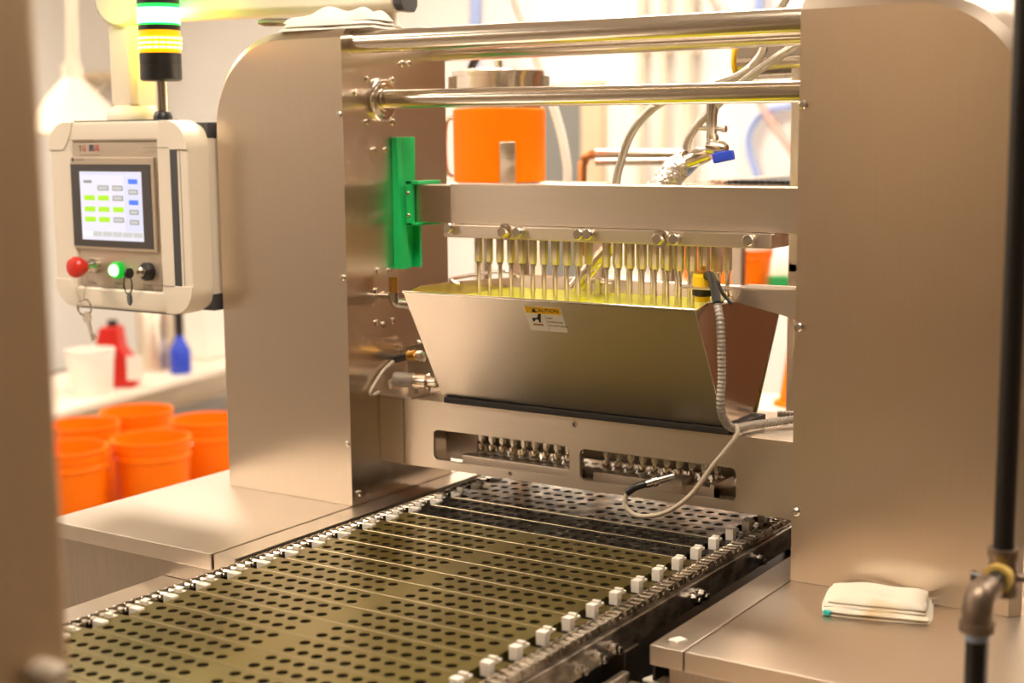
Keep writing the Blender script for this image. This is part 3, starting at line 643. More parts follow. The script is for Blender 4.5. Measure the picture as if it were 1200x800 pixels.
pp = [Vector((max(p.x, 0.007), p.y - max(0.0, 0.007 - p.x) * 1.2, p.z)) for p in pp]
MB().tube(smooth_path(pp, 6), 0.0033, 10).build('lead', 'cable_beige', cpn)
pp = [Vector((max(p.x, 0.008), p.y, max(p.z, 0.199))) for p in [onY(*p, 0.11) for p in ((465, 445), (455, 447), (445, 452), (443, 454))]]
MB().tube(smooth_path(pp, 6), 0.005, 10).build('lead', 'cable_beige', cpn)

# ------------------------------------------------------------------ control pendant
PY = -0.06; PX0, PX1, PZ0, PZ1, PD = -0.700, -0.3185, 0.332, 0.692, 0.15
pen = thing('control_panel', 'cream pendant control panel with lit touchscreen hanging beside the left column', 'control panel', ((PX0 + PX1) / 2, 0.02, PZ0))
def rr_prism(x0, x1, z0, z1, r, ya, yb, name, mat, parent, bev): return MB().prism(rrect(x0, x1, z0, z1, r, 8), 'xz', ya, yb).build(name, mat, parent, bev, angle=0.5)
rr_prism(PX0 + 0.006, PX1 - 0.004, PZ0 + 0.006, PZ1 - 0.006, 0.03, PY + 0.055, PY + PD, 'housing', 'cream_paint', pen, 0.004)
MB().box(PX1 - 0.042, PX1 - 0.0025, PY + 0.056, PY + PD - 0.002, PZ1 - 0.034, PZ1 - 0.0035).build('corner_cap', 'charcoal', pen, 0.003)
MB().box(PX1 - 0.042, PX1 - 0.0025, PY + 0.056, PY + PD - 0.002, PZ0 + 0.0035, PZ0 + 0.036).build('corner_cap', 'charcoal', pen, 0.003)
fb = 0.052  # width of the frame bars
pts = [onY(*p, PY) for p in ((84.4, 165.5), (181.8, 166), (189.8, 344), (92.5, 333))]
ix0, ix1 = (pts[0].x + pts[3].x) / 2, (pts[1].x + pts[2].x) / 2; iz1, iz0 = (pts[0].z + pts[1].z) / 2, (pts[2].z + pts[3].z) / 2
fr = pierced('front_frame', rrect(PX0, PX1, PZ0, PZ1, 0.052, 10), [[(ix0, iz0), (ix0, iz1), (ix1, iz1), (ix1, iz0)]], PY, PY + 0.058, 'cream_paint', pen, 0.006)
CR = 0.052
def corner(sx_, sz_):
    xc, zc = (PX1, PZ1)[0] if sx_ > 0 else PX0, PZ1 if sz_ > 0 else PZ0
    pts = []
    for k in range(11):
        a = math.pi / 2 * k / 10; pts.append((xc - sx_ * CR + sx_ * (CR - 0.0004) * math.cos(a), zc - sz_ * CR + sz_ * (CR - 0.0004) * math.sin(a)))
    pts += [(xc - sx_ * 0.072, zc - sz_ * 0.0004), (xc - sx_ * 0.066, zc - sz_ * 0.022), (xc - sx_ * 0.056, zc - sz_ * 0.040), (xc - sx_ * 0.044, zc - sz_ * 0.054), (xc - sx_ * 0.0004, zc - sz_ * 0.054)]
    MB().prism(pts, 'xz', PY - 0.0022, PY + 0.02).build('frame_corner', 'cream_paint', pen, 0.0012)
for sx_ in (-1, 1):
    for sz_ in (-1, 1): corner(sx_, sz_)
MB().box(PX0 + 0.072, PX1 - 0.072, PY + 0.004, PY + 0.050, PZ1 - 0.001, PZ1 + 0.0018).build('top_strip', 'charcoal', pen)
MB().box(PX0 + 0.056, PX1 - 0.056, PY + 0.004, PY + 0.050, PZ0 - 0.0018, PZ0 + 0.001).build('bottom_strip', 'charcoal', pen)
sx = [onY(*p, PY) for p in ((199, 170), (207, 170), (206, 343), (213.5, 343))]
MB().box((sx[0].x + sx[2].x) / 2, (sx[1].x + sx[3].x) / 2, PY - 0.0012, PY + 0.001, PZ0 + 0.054, PZ1 - 0.05).build('seal_strip', 'charcoal', pen)
for z in (PZ0 + 0.053, PZ1 - 0.05):
    MB().box(PX1 - 0.115, PX1 - 0.001, PY - 0.0006, PY + 0.0003, z - 0.0007, z + 0.0007).build('seam', 'ink_grey', pen)
for x in (PX1 - 0.034, PX1 - 0.020): MB().box(x - 0.0006, x + 0.0006, PY - 0.0006, PY + 0.0003, PZ0 + 0.054, PZ1 - 0.05).build('seam', 'ink_grey', pen)
YP = PY + 0.004
pan = MB().box(ix0 + 0.001, ix1 - 0.001, YP, YP + 0.01, iz0 + 0.001, iz1 - 0.001).build('fascia', 'beige_plate', pen, 0.0008)
def pr(cx_, cy_): p = onY(40 + 0.35 * cx_, 120 + 0.35 * cy_, YP); return p
def rect4(a, b_, c_, d_): A, B, C_, D = pr(*a), pr(*b_), pr(*c_), pr(*d_); return (A.x + D.x) / 2, (B.x + C_.x) / 2, (C_.z + D.z) / 2, (A.z + B.z) / 2
x0, x1, z0, z1 = rect4((128, 183), (408, 185), (414, 508), (141, 482))
bz = MB().box(x0, x1, YP - 0.005, YP - 0.0002, z0, z1).build('hmi_frame', 'beige_plate', pen, 0.0012)
x0, x1, z0, z1 = rect4((129, 205), (396, 208), (406, 495), (142, 474))
MB().box(x0, x1, YP - 0.0062, YP - 0.0042, z0, z1).build('bezel', 'bezel_dark', bz, 0.0004)
MB().box(x0 + 0.005, x0 + 0.010, YP - 0.0053, YP - 0.0048, z1 + 0.005, z1 + 0.012).build('brand_mark', 'ink', bz)
for i in range(6): MB().box(x0 + 0.014 + i * 0.0045, x0 + 0.0172 + i * 0.0045, YP - 0.0053, YP - 0.0048, z1 + 0.0065, z1 + 0.0105).build('brand_mark', 'ink_grey', bz)
X0, X1, Z0, Z1 = rect4((161, 230), (366, 233), (377, 468), (171, 455))
ys = YP - 0.0064
scr = MB().box(X0, X1, ys - 0.0002, ys + 0.002, Z0, Z1).build('screen', 'scr_white', pen); scr['label'] = 'lit touchscreen with rows of green, grey and blue keys'
def ui(u0, u1, v0, v1, mat, name='screen_key', lift=0.0005):
    return MB().prism(rrect(X0 + (X1 - X0) * u0, X0 + (X1 - X0) * u1, Z1 - (Z1 - Z0) * v1, Z1 - (Z1 - Z0) * v0, 0.0018, 3), 'xz', ys - lift, ys - 0.0001).build(name, mat, scr)
ui(0.72, 0.99, 0.06, 0.86, 'scr_side', 'screen_panel', 0.0003)
ui(0.01, 0.99, 0.01, 0.05, 'scr_side', 'screen_panel', 0.0003)
GXs = [(0.06, 0.24), (0.29, 0.47), (0.53, 0.70)]
rows = [(0.20, ' gg'), (0.345, 'llg'), (0.51, 'lll'), (0.66, 'llg')]
for v, s_ in rows:
    for (u0, u1), ch in zip(GXs, s_):
        if ch == ' ': continue
        if ch == 'g': ui(u0, u1, v, v + 0.075, 'scr_grey'); ui(u0 + 0.015, u1 - 0.015, v + 0.014, v + 0.061, 'scr_key', 'key_face', 0.0008)
        else: ui(u0, u1, v, v + 0.075, 'scr_lime')
ui(0.06, 0.20, 0.125, 0.165, 'scr_grey')
for v, cl_ in ((0.105, 'scr_blue'), (0.255, 'scr_grey'), (0.405, 'scr_blue'), (0.545, 'scr_grey'), (0.69, 'scr_grey')):
    ui(0.79, 0.94, v, v + 0.07, cl_)
    if cl_ == 'scr_grey': ui(0.805, 0.925, v + 0.014, v + 0.056, 'scr_key', 'key_face', 0.0008)
for i in range(6): ui(0.02 + 0.163 * i, 0.02 + 0.163 * i + 0.15, 0.875, 0.945, 'scr_tab' if i == 0 else 'scr_key', 'screen_tab')
# logo on the fascia above the screen: letters and a strapline
lo = pr(150, 155); hL = 0.0145
lettering('T', hL, 'ink', pan, (lo.x, YP, lo.z), (1, 0, 0), (0, 0, 1), 'LEFT', name='logo_letter')
lettering('G', hL, 'ink_red', pan, (lo.x + 0.010, YP, lo.z), (1, 0, 0), (0, 0, 1), 'LEFT', name='logo_letter')
lettering('\u817e', hL, 'ink_navy', pan, (lo.x + 0.029, YP, lo.z), (1, 0, 0), (0, 0, 1), 'LEFT', name='logo_letter')
lettering('\u5c97', hL, 'ink_red', pan, (lo.x + 0.044, YP, lo.z), (1, 0, 0), (0, 0, 1), 'LEFT', name='logo_letter')
for i in range(8): MB().box(lo.x + 0.002 + i * 0.0072, lo.x + 0.006 + i * 0.0072, YP - 0.0003, YP + 0.0002, lo.z - 0.0135, lo.z - 0.0105).build('strapline_mark', 'ink_grey', pan)
# push buttons
def face_pt(cx_, cy_): p = pr(cx_, cy_); return Vector((p.x, YP, p.z))
e = face_pt(207, 545)
es = MB().loft([(e, 0.014), (e + Vector((0, -0.012, 0)), 0.014), (e + Vector((0, -0.018, 0)), 0.011), (e + Vector((0, -0.030, 0)), 0.011)], 20).build('stop_button_collar', 'bolt_steel', pen)
MB().loft([(e + Vector((0, -0.028, 0)), 0.012), (e + Vector((0, -0.040, 0)), 0.019), (e + Vector((0, -0.052, 0)), 0.0205), (e + Vector((0, -0.058, 0)), 0.017), (e + Vector((0, -0.060, 0)), 0.009)], 24).build('mushroom', 'red_plastic', es)
e = face_pt(285, 560)
gbn = MB().loft([(e, 0.0165), (e + Vector((0, -0.010, 0)), 0.0165), (e + Vector((0, -0.012, 0)), 0.0145)], 24).build('power_lamp', 'button_green_rim', pen)
MB().loft([(e + Vector((0, -0.0125, 0)), 0.012), (e + Vector((0, -0.018, 0)), 0.010), (e + Vector((0, -0.020, 0)), 0.005)], 20).build('lamp_lens', 'button_green', gbn)
e = face_pt(385, 565)
ks = MB().loft([(e, 0.0175), (e + Vector((0, -0.010, 0)), 0.0175), (e + Vector((0, -0.014, 0)), 0.014)], 24).build('key_switch', 'black_plastic', pen)
MB().loft([(e + Vector((0, -0.013, 0)), 0.009), (e + Vector((0, -0.020, 0)), 0.009), (e + Vector((0, -0.022, 0)), 0.006)], 16).build('lock_barrel', 'chrome', ks)
kp = e
for tx, (a_, b_) in (('E-Stop', (197, 603)), ('Power', (287, 607)), ('Indicator', (287, 619)), ('Power', (382, 612)), ('On/Off', (382, 624))):
    p = face_pt(a_, b_); lettering(tx, 0.0095, 'ink_grey', pan, p, (1, 0, 0), (0, 0, 1))
ky = thing('key', 'small black-headed key with ring standing in the pendant key switch', 'key', kp + Vector((0, -0.03, -0.02)))
MB().obox(kp + Vector((-0.003, -0.030, 0.0)), (0.0012, 0, 0), (0, 0.012, 0), (0, 0, 0.003)).build('blade', 'chrome', ky)
MB().loft([(kp + Vector((-0.0055, -0.047, 0.0)), 0.010), (kp + Vector((-0.0005, -0.047, 0.0)), 0.010)], 18).build('head', 'black_plastic', ky)
rc = kp + Vector((-0.004, -0.050, -0.021))
MB().tube([rc + Vector((0.011 * math.sin(a), 0, 0.018 * math.cos(a))) for a in [2 * math.pi * k / 24 for k in range(25)]], 0.0014, 8, caps=False).build('ring', 'black_plastic', ky)
MB().loft([(rc + Vector((0.002, -0.002, -0.027)), 0.012), (rc + Vector((0.004, 0.002, -0.027)), 0.012)], 6).build('fob', 'charcoal', ky)
# keys hanging on a string from the stop button
kr = thing('key', 'silver key on a split ring hanging by a string below the red stop button', 'key', onY(98, 385, PY - 0.02))
e = face_pt(205, 548); hang = onY(99, 360, PY - 0.022)
MB().tube(smooth_path([e + Vector((0.004, -0.022, -0.010)), (e + hang) / 2 + Vector((0.004, -0.02, -0.02)), hang + Vector((0, 0, 0.014))], 6), 0.0008, 6).build('string', 'cable_beige', kr)
MB().tube([hang + Vector((0.015 * math.sin(a), 0.004 * math.sin(a), 0.016 * math.cos(a))) for a in [2 * math.pi * k / 24 for k in range(25)]], 0.002, 8, caps=False).build('split_ring', 'chrome', kr)
kd = Vector((0.30, 0, -0.95)).normalized(); ksd = Vector((0.95, 0, 0.30))
MB().loft([(hang + kd * 0.020 + Vector((0, -0.0015, 0)), 0.0115), (hang + kd * 0.020 + Vector((0, 0.0015, 0)), 0.0115)], 14).build('bow', 'chrome', kr)
MB().obox(hang + kd * 0.045, kd * 0.022, ksd * 0.0042, (0, 0.0012, 0)).build('blade', 'chrome', kr)
MB().obox(hang + kd * 0.060 + ksd * 0.006, kd * 0.005, ksd * 0.004, (0, 0.0012, 0)).build('bit', 'chrome', kr)
# support arm
arm = thing('jib_boom', 'cream jointed boom carrying the pendant over the left column top', 'boom', (-0.25, 0.06, 0.845))
vx_ = onY(158, 100, 0.02); ax0 = Vector((vx_.x, 0.02, 0.92)); ax1 = Vector((0.02, 0.145, 0.92)); ad = (ax1 - ax0).normalized(); an = Vector((-ad.y, ad.x, 0))
def oct_prof(a, b_, c_): return [(-a, -b_ + c_), (-a + c_, -b_), (a - c_, -b_), (a, -b_ + c_), (a, b_ - c_), (a - c_, b_), (-a + c_, b_), (-a, b_ - c_)]
def sweep(mb, p0, p1, u, v, prof):
    n = len(prof); vs = [p + u * a + v * b_ for p in (p0, p1) for a, b_ in prof]
    return mb.add(vs, [tuple(range(n)), tuple(range(n, 2 * n))] + [(i, (i + 1) % n, n + (i + 1) % n, n + i) for i in range(n)])
Zv = Vector((0, 0, 1))
sweep(MB(), ax0 + ad * 0.02, ax1, an, Zv, oct_prof(0.036, 0.040, 0.012)).build('horizontal_tube', 'cream_paint', arm, 0.004)
sweep(MB(), Vector((ax0.x, ax0.y, 0.722)), Vector((ax0.x, ax0.y, 0.872)), Vector((1, 0, 0)), Vector((0, 1, 0)), oct_prof(0.036, 0.036, 0.010)).build('vertical_tube', 'cream_paint', arm, 0.003)
MB().lathe((ax0.x, ax0.y, 0.6925), [(0.056, 0), (0.056, 0.010), (0.050, 0.020), (0.040, 0.030)], 24).build('pendant_coupling', 'cream_paint', arm)
kn = MB().loft([(ax0 + an * -0.045, 0.030), (ax0 + an * -0.040, 0.042), (ax0 + an * 0.040, 0.042), (ax0 + an * 0.045, 0.03)], 24)
kn.prism([(-0.001, 0), (0, 0), (0, 0.001)], 'xz', 0, 0.001); kn = MB().loft([(ax0 + an * -0.045, 0.046), (ax0 + an * -0.040, 0.052), (ax0 + an * 0.040, 0.052), (ax0 + an * 0.045, 0.046)], 24).build('elbow_joint', 'cream_paint', arm)
MB().loft([(ax0 + ad * -0.051 , 0.036), (ax0 + ad * -0.060, 0.032), (ax0 + ad * -0.064, 0.02)], 20).build('elbow_cap', 'chrome', arm)
sweep(MB(), ax1 + ad * 0.0005, ax1 + ad * 0.018, an, Zv, oct_prof(0.037, 0.041, 0.012)).build('end_cap', 'charcoal', arm, 0.004)
MB().lathe((ax1.x - 0.055, ax1.y + 0.012, 0.8435), [(0.038, 0), (0.038, 0.012), (0.032, 0.02), (0.030, 0.04)], 24).build('pivot', 'cream_paint', arm)
# signal tower
sp = onY(189, 90, -0.034); sxp, syp = sp.x, -0.034
st = thing('signal_tower', 'green and amber lit signal light tower on the pendant top', 'signal light', (sxp, syp, PZ1))
zf = lambda py: onY(189, py, syp).z
z_a, z_b, z_c, z_d, z_e, z_f = zf(138), zf(95), zf(62), zf(36), zf(30), zf(5)
MB().lathe((sxp, syp, PZ1 - 0.001), [(0.018, 0), (0.018, 0.008), (0.015, 0.016), (0.013, 0.018)], 20).build('base', 'black_plastic', st)
MB().cyl((sxp, syp, PZ1 + 0.01), (sxp, syp, z_b + 0.001), 0.0115, n=20).build('pole', 'bolt_steel', st)
RT = 0.0385
MB().lathe((sxp, syp, z_b), [(0.034, 0), (RT, 0.003), (RT, 0.028), (RT * 0.985, 0.0285), (RT * 0.985, 0.030), (RT, 0.0305), (RT, z_c - z_b - 0.001)], 32).build('housing', 'black_plastic', st)
am = MB().lathe((sxp, syp, z_c), [(RT * 0.97, 0), (RT * 0.98, z_d - z_c)], 32).build('amber_lens', 'lens_amber', st)
for i in range(3):
    z = z_c + (z_d - z_c) * (0.22 + 0.21 * i)
    lr = MB()
    for j in range(20):
        a = j * 2 * math.pi / 20; d = Vector((math.cos(a), math.sin(a), 0)); tt = Vector((-math.sin(a), math.cos(a), 0))
        lr.obox(Vector((sxp, syp, z)) + d * (RT * 0.985), tt * 0.0048, d * 0.0012, (0, 0, 0.0019))
    lr.build('led_row', 'lens_amber_bar', am)
MB().lathe((sxp, syp, z_d), [(RT, 0), (RT, z_e - z_d)], 32).build('spacer', 'black_plastic', st)
gm = MB().lathe((sxp, syp, z_e), [(RT * 0.97, 0), (RT * 0.98, z_f - z_e)], 32).build('green_lens', 'lens_green', st)
MB().lathe((sxp, syp, z_e + (z_f - z_e) * 0.10), [(RT * 0.995, 0), (RT * 0.995, (z_f - z_e) * 0.72)], 32).build('green_glow_core', 'lens_green_core', gm)
MB().lathe((sxp, syp, z_f), [(RT, 0), (RT, 0.05), (RT * 0.8, 0.058)], 32).build('top_cap', 'black_plastic', st)

# ------------------------------------------------------------------ cloths, brush, white patches
def cloth_slab(name, cx_, cy_, ang, L, W, zb, layers, th, mat, seed, amp):
    rnd = random.Random(seed); out = []
    ph = [rnd.uniform(0, 6.28) for _ in range(8)]
    mb = MB(); NX, NY = 26, 18
    ca, sa = math.cos(ang), math.sin(ang)
    for l in range(layers):
        z0_ = zb + l * th; sx_ = 1 - 0.035 * l + rnd.uniform(-0.02, 0.02); sy_ = 1 - 0.05 * l + rnd.uniform(-0.02, 0.02); ox, oy = rnd.uniform(-.004, .004), rnd.uniform(-.004, .004)
        top, bot = [], []
        for j in range(NY + 1):
            for i in range(NX + 1):
                u, v = i / NX * 2 - 1, j / NY * 2 - 1
                e_ = max(abs(u) ** 6, abs(v) ** 6)
                wob = 0.02 * math.sin(3 * u + ph[l] + 2 * v)
                x = (u * (1 - 0.03 * abs(v) ** 3) + wob * v) * L / 2 * sx_ + ox; y = (v * (1 - 0.04 * abs(u) ** 3) + wob * u) * W / 2 * sy_ + oy
                h = amp * (0.5 + 0.5 * math.sin(4.1 * u + 2.2 * v + ph[l]) * math.cos(2.7 * v - 1.4 * u + ph[l + 2])) * (1 - e_) * (0.4 + 0.6 * (l + 1) / layers)
                zt_ = z0_ + th * (1 - 0.85 * e_) + h
                zb_ = z0_ + (0.0 if l == 0 else h * 0.6)
                X_, Y_ = cx_ + x * ca - y * sa, cy_ + x * sa + y * ca
                top.append((X_, Y_, zt_)); bot.append((X_, Y_, min(zb_, zt_ - 0.0006)))
        n = len(top); R1 = NX + 1
        fs = []
        for j in range(NY):
            for i in range(NX):
                a = j * R1 + i; fs.append((a, a + 1, a + R1 + 1, a + R1)); fs.append((n + a, n + a + R1, n + a + R1 + 1, n + a + 1))
        bd = [i for i in range(R1)] + [j * R1 + NX for j in range(1, NY + 1)] + [NY * R1 + i for i in range(NX - 1, -1, -1)] + [j * R1 for j in range(NY - 1, 0, -1)]
        for k in range(len(bd)):
            a, b_ = bd[k], bd[(k + 1) % len(bd)]; fs.append((a, n + a, n + b_, b_))
        mb.add(top + bot, fs)
    return mb.build(name, mat, angle=1.0)
cA = onZ(968, 715, 0.0); cB = onZ(1082, 730, 0); mid = onZ(1026, 713, 0.0)
ct = cloth_slab('folded_cloth', mid.x, mid.y, math.atan2(cB.y - cA.y, cB.x - cA.x) + 0.12, 0.148, 0.105, 0.0005, 4, 0.0055, 'cloth_cream', 3, 0.006)
tag(ct, 'folded cream cleaning cloth lying before the right column', 'cloth')
sd = onZ(966, 716, 0.006); o = MB().box(-0.005, 0.005, -0.003, 0.003, 0, 0.006).build('stitch_tab', 'teal_thread', ct, 0.001, local=True); o.location = Vector((sd.x + 0.004, sd.y, 0.002)) - wloc(ct)
c2 = cloth_slab('crumpled_cloth', -0.05, 0.055, 0.1, 0.20, 0.085, 0.8437, 3, 0.007, 'cloth_white', 11, 0.022)
tag(c2, 'crumpled white cloth on top of the left column', 'cloth')
bp0, bp1 = Vector((-0.30, 0.135, 0.868)), Vector((-0.145, 0.115, 0.861))
bp0 = onY(304, 26, 0.04); bp1 = onY(352, 26, 0.04)
bs = thing('brush', 'thin dark-handled brush lying beside the cloth on the left column top', 'brush', (bp0.x, 0.04, 0.8437))
MB().loft([(bp0, 0.004), (bp0.lerp(bp1, 0.15), 0.0075), (bp0.lerp(bp1, 0.8), 0.007), (bp1 + (bp1 - bp0) * 0.1, 0.006)], 10).build('handle', 'iron_brown', bs)
MB().box(bp1.x - 0.03, bp1.x + 0.02, 0.03, 0.05, 0.8435, bp1.z - 0.005).build('bristle_block', 'tub_white', bs, 0.002)
for (px, py, s_, lb_) in ((795, 750, 0.011, 'small white scrap on the edge strip of the right table'),):
    p = onZ(px, py, 0.0); o = MB().prism([(p.x - s_, p.y - s_ * 0.6), (p.x + s_ * 0.4, p.y - s_), (p.x + s_, p.y + s_ * 0.4), (p.x - s_ * 0.3, p.y + s_)], 'xy', -0.0005, 0.0022).build('white_patch', 'tub_white', None, 0.0005); tag(o, lb_, 'patch')  # flat white patch raised slightly off the steel
p = onZ(772, 798, -0.058); o = MB().prism([(p.x - 0.018, p.y - 0.012), (p.x + 0.012, p.y - 0.015), (p.x + 0.016, p.y + 0.01), (p.x - 0.012, p.y + 0.014)], 'xy', -0.0577, -0.054).build('white_patch', 'tub_white', None, 0.0006); tag(o, 'white scrap on the low ledge below the right table', 'patch')

# ------------------------------------------------------------------ black pipe in the right foreground
pb = at(1178, 600, 1.6)
pipe = thing('iron_pipe', 'black iron pipe drop with brown tee and elbow in the right foreground', 'pipe', (pb.x, pb.y, FLOOR))
R_ = 0.0115
MB().cyl((pb.x, pb.y, CEIL - 0.002), (pb.x, pb.y, 0.195), R_, n=24).build('pipe_run', 'iron_black', pipe)
tz = at(1174, 672, 1.6).z
MB().loft([((pb.x, pb.y, tz + 0.027), 0.0175), ((pb.x, pb.y, tz + 0.018), 0.0175), ((pb.x, pb.y, tz + 0.014), 0.0155), ((pb.x, pb.y, tz - 0.016), 0.0155), ((pb.x, pb.y, tz - 0.020), 0.0165), ((pb.x, pb.y, tz - 0.027), 0.0165)], 24).build('tee', 'iron_brown', pipe)
MB().loft([((pb.x, pb.y - 0.010, tz - 0.003), 0.0155), ((pb.x, pb.y - 0.022, tz - 0.003), 0.0165), ((pb.x, pb.y - 0.027, tz - 0.003), 0.0165)], 24).build('tee_branch', 'dope_yellow', pipe)
MB().cyl((pb.x, pb.y - 0.02, tz - 0.003), (pb.x, pb.y - 0.085, tz - 0.003), R_, n=24).build('nipple', 'iron_black', pipe)
ey = pb.y - 0.098
MB().tube(smooth_path([(pb.x, ey + 0.034, tz - 0.003), (pb.x, ey + 0.020, tz - 0.003), (pb.x, ey + 0.006, tz - 0.006), (pb.x, ey, tz - 0.018), (pb.x, ey, tz - 0.034)], 5), 0.016, 24).build('elbow', 'iron_brown', pipe)
MB().loft([((pb.x, ey, tz - 0.030), 0.0185), ((pb.x, ey, tz - 0.040), 0.0185)], 24).build('elbow_collar', 'iron_brown', pipe)
MB().cyl((pb.x, ey, tz - 0.040), (pb.x, ey, tz - 0.050), R_ + 0.0006, n=24).build('tape_band', 'thread_tape', pipe)
MB().cyl((pb.x, ey, tz - 0.050), (pb.x, ey, FLOOR), R_, n=24).build('pipe_run', 'iron_black', pipe)
MB().loft([((pb.x - 0.015, pb.y, tz - 0.01), 0.004), ((pb.x - 0.030, pb.y - 0.002, tz - 0.01), 0.004), ((pb.x - 0.030, pb.y - 0.002, tz - 0.01), 0.006), ((pb.x - 0.034, pb.y - 0.002, tz - 0.01), 0.006)], 10).build('plug', 'iron_black', pipe)
MB().cyl((pb.x + 0.015, pb.y, tz - 0.005), (pb.x + 0.034, pb.y + 0.004, tz - 0.005), 0.005, n=12).build('valve_stem', 'iron_brown', pipe)
vy = MB().loft([((pb.x + 0.034, pb.y + 0.004, tz + 0.0), 0.011), ((pb.x + 0.06, pb.y + 0.006, tz + 0.0), 0.011)], 14).build('valve_body', 'brass', pipe)
rp = at(1157, 760, 1.75)
o = MB().cyl((rp.x, rp.y, 0.0), (rp.x, rp.y, 0.10), 0.0045, n=14)
o = thing('support_rod', 'thin stainless rod standing behind the black pipe elbow', 'rod', (rp.x, -0.372, FLOOR))
rq = at(1157, 760, 1.62)
MB().cyl((rq.x, -0.372, FLOOR), (rq.x, -0.372, onY(1157, 715, -0.372).z), 0.0042, n=14).build('shaft', 'bolt_steel', o)
MB().lathe((rq.x, -0.372, FLOOR), [(0.03, 0), (0.03, 0.006), (0.006, 0.008)], 16).build('foot', 'bolt_steel', o)

# ------------------------------------------------------------------ foreground post on the left
fe = at(69, 400, 1.0)
fpst = thing('steel_post', 'tall brown steel cabinet post blurred in the left foreground', 'post', (fe.x - 0.1, fe.y - 0.15, FLOOR))
MB().box(fe.x - 0.42, fe.x, fe.y - 0.26, fe.y, FLOOR, 1.55).build('panel', 'post_bronze', fpst, 0.012, seg=3)
kb = onX(46, 790, fe.x)
MB().loft([(Vector((fe.x - 0.001, kb.y, kb.z)), 0.012), (Vector((fe.x + 0.014, kb.y, kb.z)), 0.012), (Vector((fe.x + 0.022, kb.y, kb.z)), 0.008)], 16).build('knob', 'cable_beige', fpst)

# ------------------------------------------------------------------ orange pails on the floor behind the left table
def pail(name, label, x, y, h=0.37, r=0.152, mat='pail_orange', group=None, z=FLOOR, handle=True, cat='pail'):
    t = thing(name, label, cat, (x, y, z), group)
    rb = r * 0.86
    prof = [(rb * 0.96, 0), (rb, 0.008)]
    zr = h * 0.80
    prof += [(r * 0.955, zr), (r * 1.0, zr + 0.002), (r * 1.0, zr + 0.008), (r * 0.965, zr + 0.012), (r * 0.97, h * 0.90), (r * 1.005, h * 0.902), (r * 1.005, h * 0.925), (r * 0.975, h * 0.93), (r * 0.98, h - 0.012), (r * 1.02, h - 0.010), (r * 1.025, h), (r * 0.965, h), (r * 0.95, h * 0.85), (rb * 0.96, 0.012), (0.0, 0.010)]
    MB().lathe((x, y, z), prof, 40).build('body', mat, t, angle=0.9)
    if handle:
        a = random.uniform(0, 3.1); hx, hy = math.cos(a), math.sin(a)
        P = [Vector((x + r * 1.03 * math.cos(q_) * hx - (0.10 * math.sin(q_) + 0.0) * hy * 0.0 - hy * (r * 1.04) * math.sin(q_), y + r * 1.03 * math.cos(q_) * hy + hx * (r * 1.04) * math.sin(q_), z + h * 0.88 - 0.10 * math.sin(q_))) for q_ in [math.pi * k / 16 for k in range(17)]]
        MB().tube(P, 0.0025, 8).build('bail', 'bolt_steel', t)
    return t
GRP = 'orange pails on the floor'
for (px, py, lb_) in ((177, 512, 'orange pail in front at the middle of the group behind the left table'), (78, 524, 'orange pail in front next to the blurred post'), (160, 480, 'orange pail at the back of the group below the low bench'), (96, 496, 'orange pail behind the one next to the blurred post'), (243, 490, 'orange pail partly hidden behind the left column')):
    p = onZ(px, py, -0.5); t = pail('orange_pail', lb_, p.x, p.y, group=GRP)
# printed dark mark on two pails
# low bench behind them
b0 = onZ(60, 484, -0.55); b1 = onZ(300, 420, -0.55); bd = (b1 - b0); bd.z = 0; bl = bd.length; bd.normalize(); bn = Vector((-bd.y, bd.x, 0))
if bn.dot(Vector((CAM.x - b0.x, CAM.y - b0.y, 0))) > 0: bn = -bn
bench = thing('low_bench', 'low pale metal bench behind the orange pails', 'bench', (b0 + bd * bl / 2) * 1)
bench.location.z = FLOOR
mc = b0 + bd * bl / 2 + bn * 0.35
MB().obox((mc.x, mc.y, -0.565), bd * (bl / 2 + 0.3), bn * 0.36, (0, 0, 0.015)).build('top', 'cream_paint', bench, 0.004)
MB().obox((mc.x - bn.x * 0.33, mc.y - bn.y * 0.33, -0.64), bd * (bl / 2 + 0.28), bn * 0.012, (0, 0, 0.058)).build('apron', 'steel_beam', bench, 0.003)
for s_ in (-1, 0, 1):
    for r_ in (-0.3, 0.3):
        q_ = mc + bd * (bl / 2 * s_) + bn * r_; MB().box(q_.x - 0.03, q_.x + 0.03, q_.y - 0.03, q_.y + 0.03, FLOOR, -0.58).build('leg', 'steel_beam', bench, 0.003)
def onbench(px, py): return onZ(px, py, -0.55)
p = onbench(108, 462); pail('white_bucket', 'white plastic bucket on the low bench behind the pails', p.x, p.y, 0.22, 0.115, 'tub_white', z=-0.55, cat='bucket', handle=False)
p = onbench(147, 452); t = thing('red_canister', 'red canister with sloping shoulder beside the white bucket', 'canister', (p.x, p.y, -0.55))
ra = RM.col[0].copy(); ra.z = 0; ra.normalize(); fa = Vector((-ra.y, ra.x, 0))
sweep(MB(), p - fa * 0.07, p + fa * 0.07, ra, Zv, [(-0.10, 0.001), (0.06, 0.001), (0.07, 0.10), (0.0, 0.20), (-0.01, 0.30), (-0.10, 0.30), (-0.12, 0.22)]).build('body', 'red_paint', t, 0.012)
q_ = p + Zv * 0.30; MB().cyl(q_ - ra * 0.05, q_ - ra * 0.05 + Zv * 0.03, 0.025, n=16).build('cap', 'black_plastic', t)
q_ = p - fa * 0.072 + ra * 0.07 + Zv * 0.10; MB().obox(q_, ra * 0.04, Zv * 0.06, fa * 0.003).build('label_patch', 'tub_white', t)
p = onbench(184, 432); t = thing('steel_drum', 'tall grey steel cylinder with white lid on the low bench', 'drum', (p.x, p.y, -0.55))
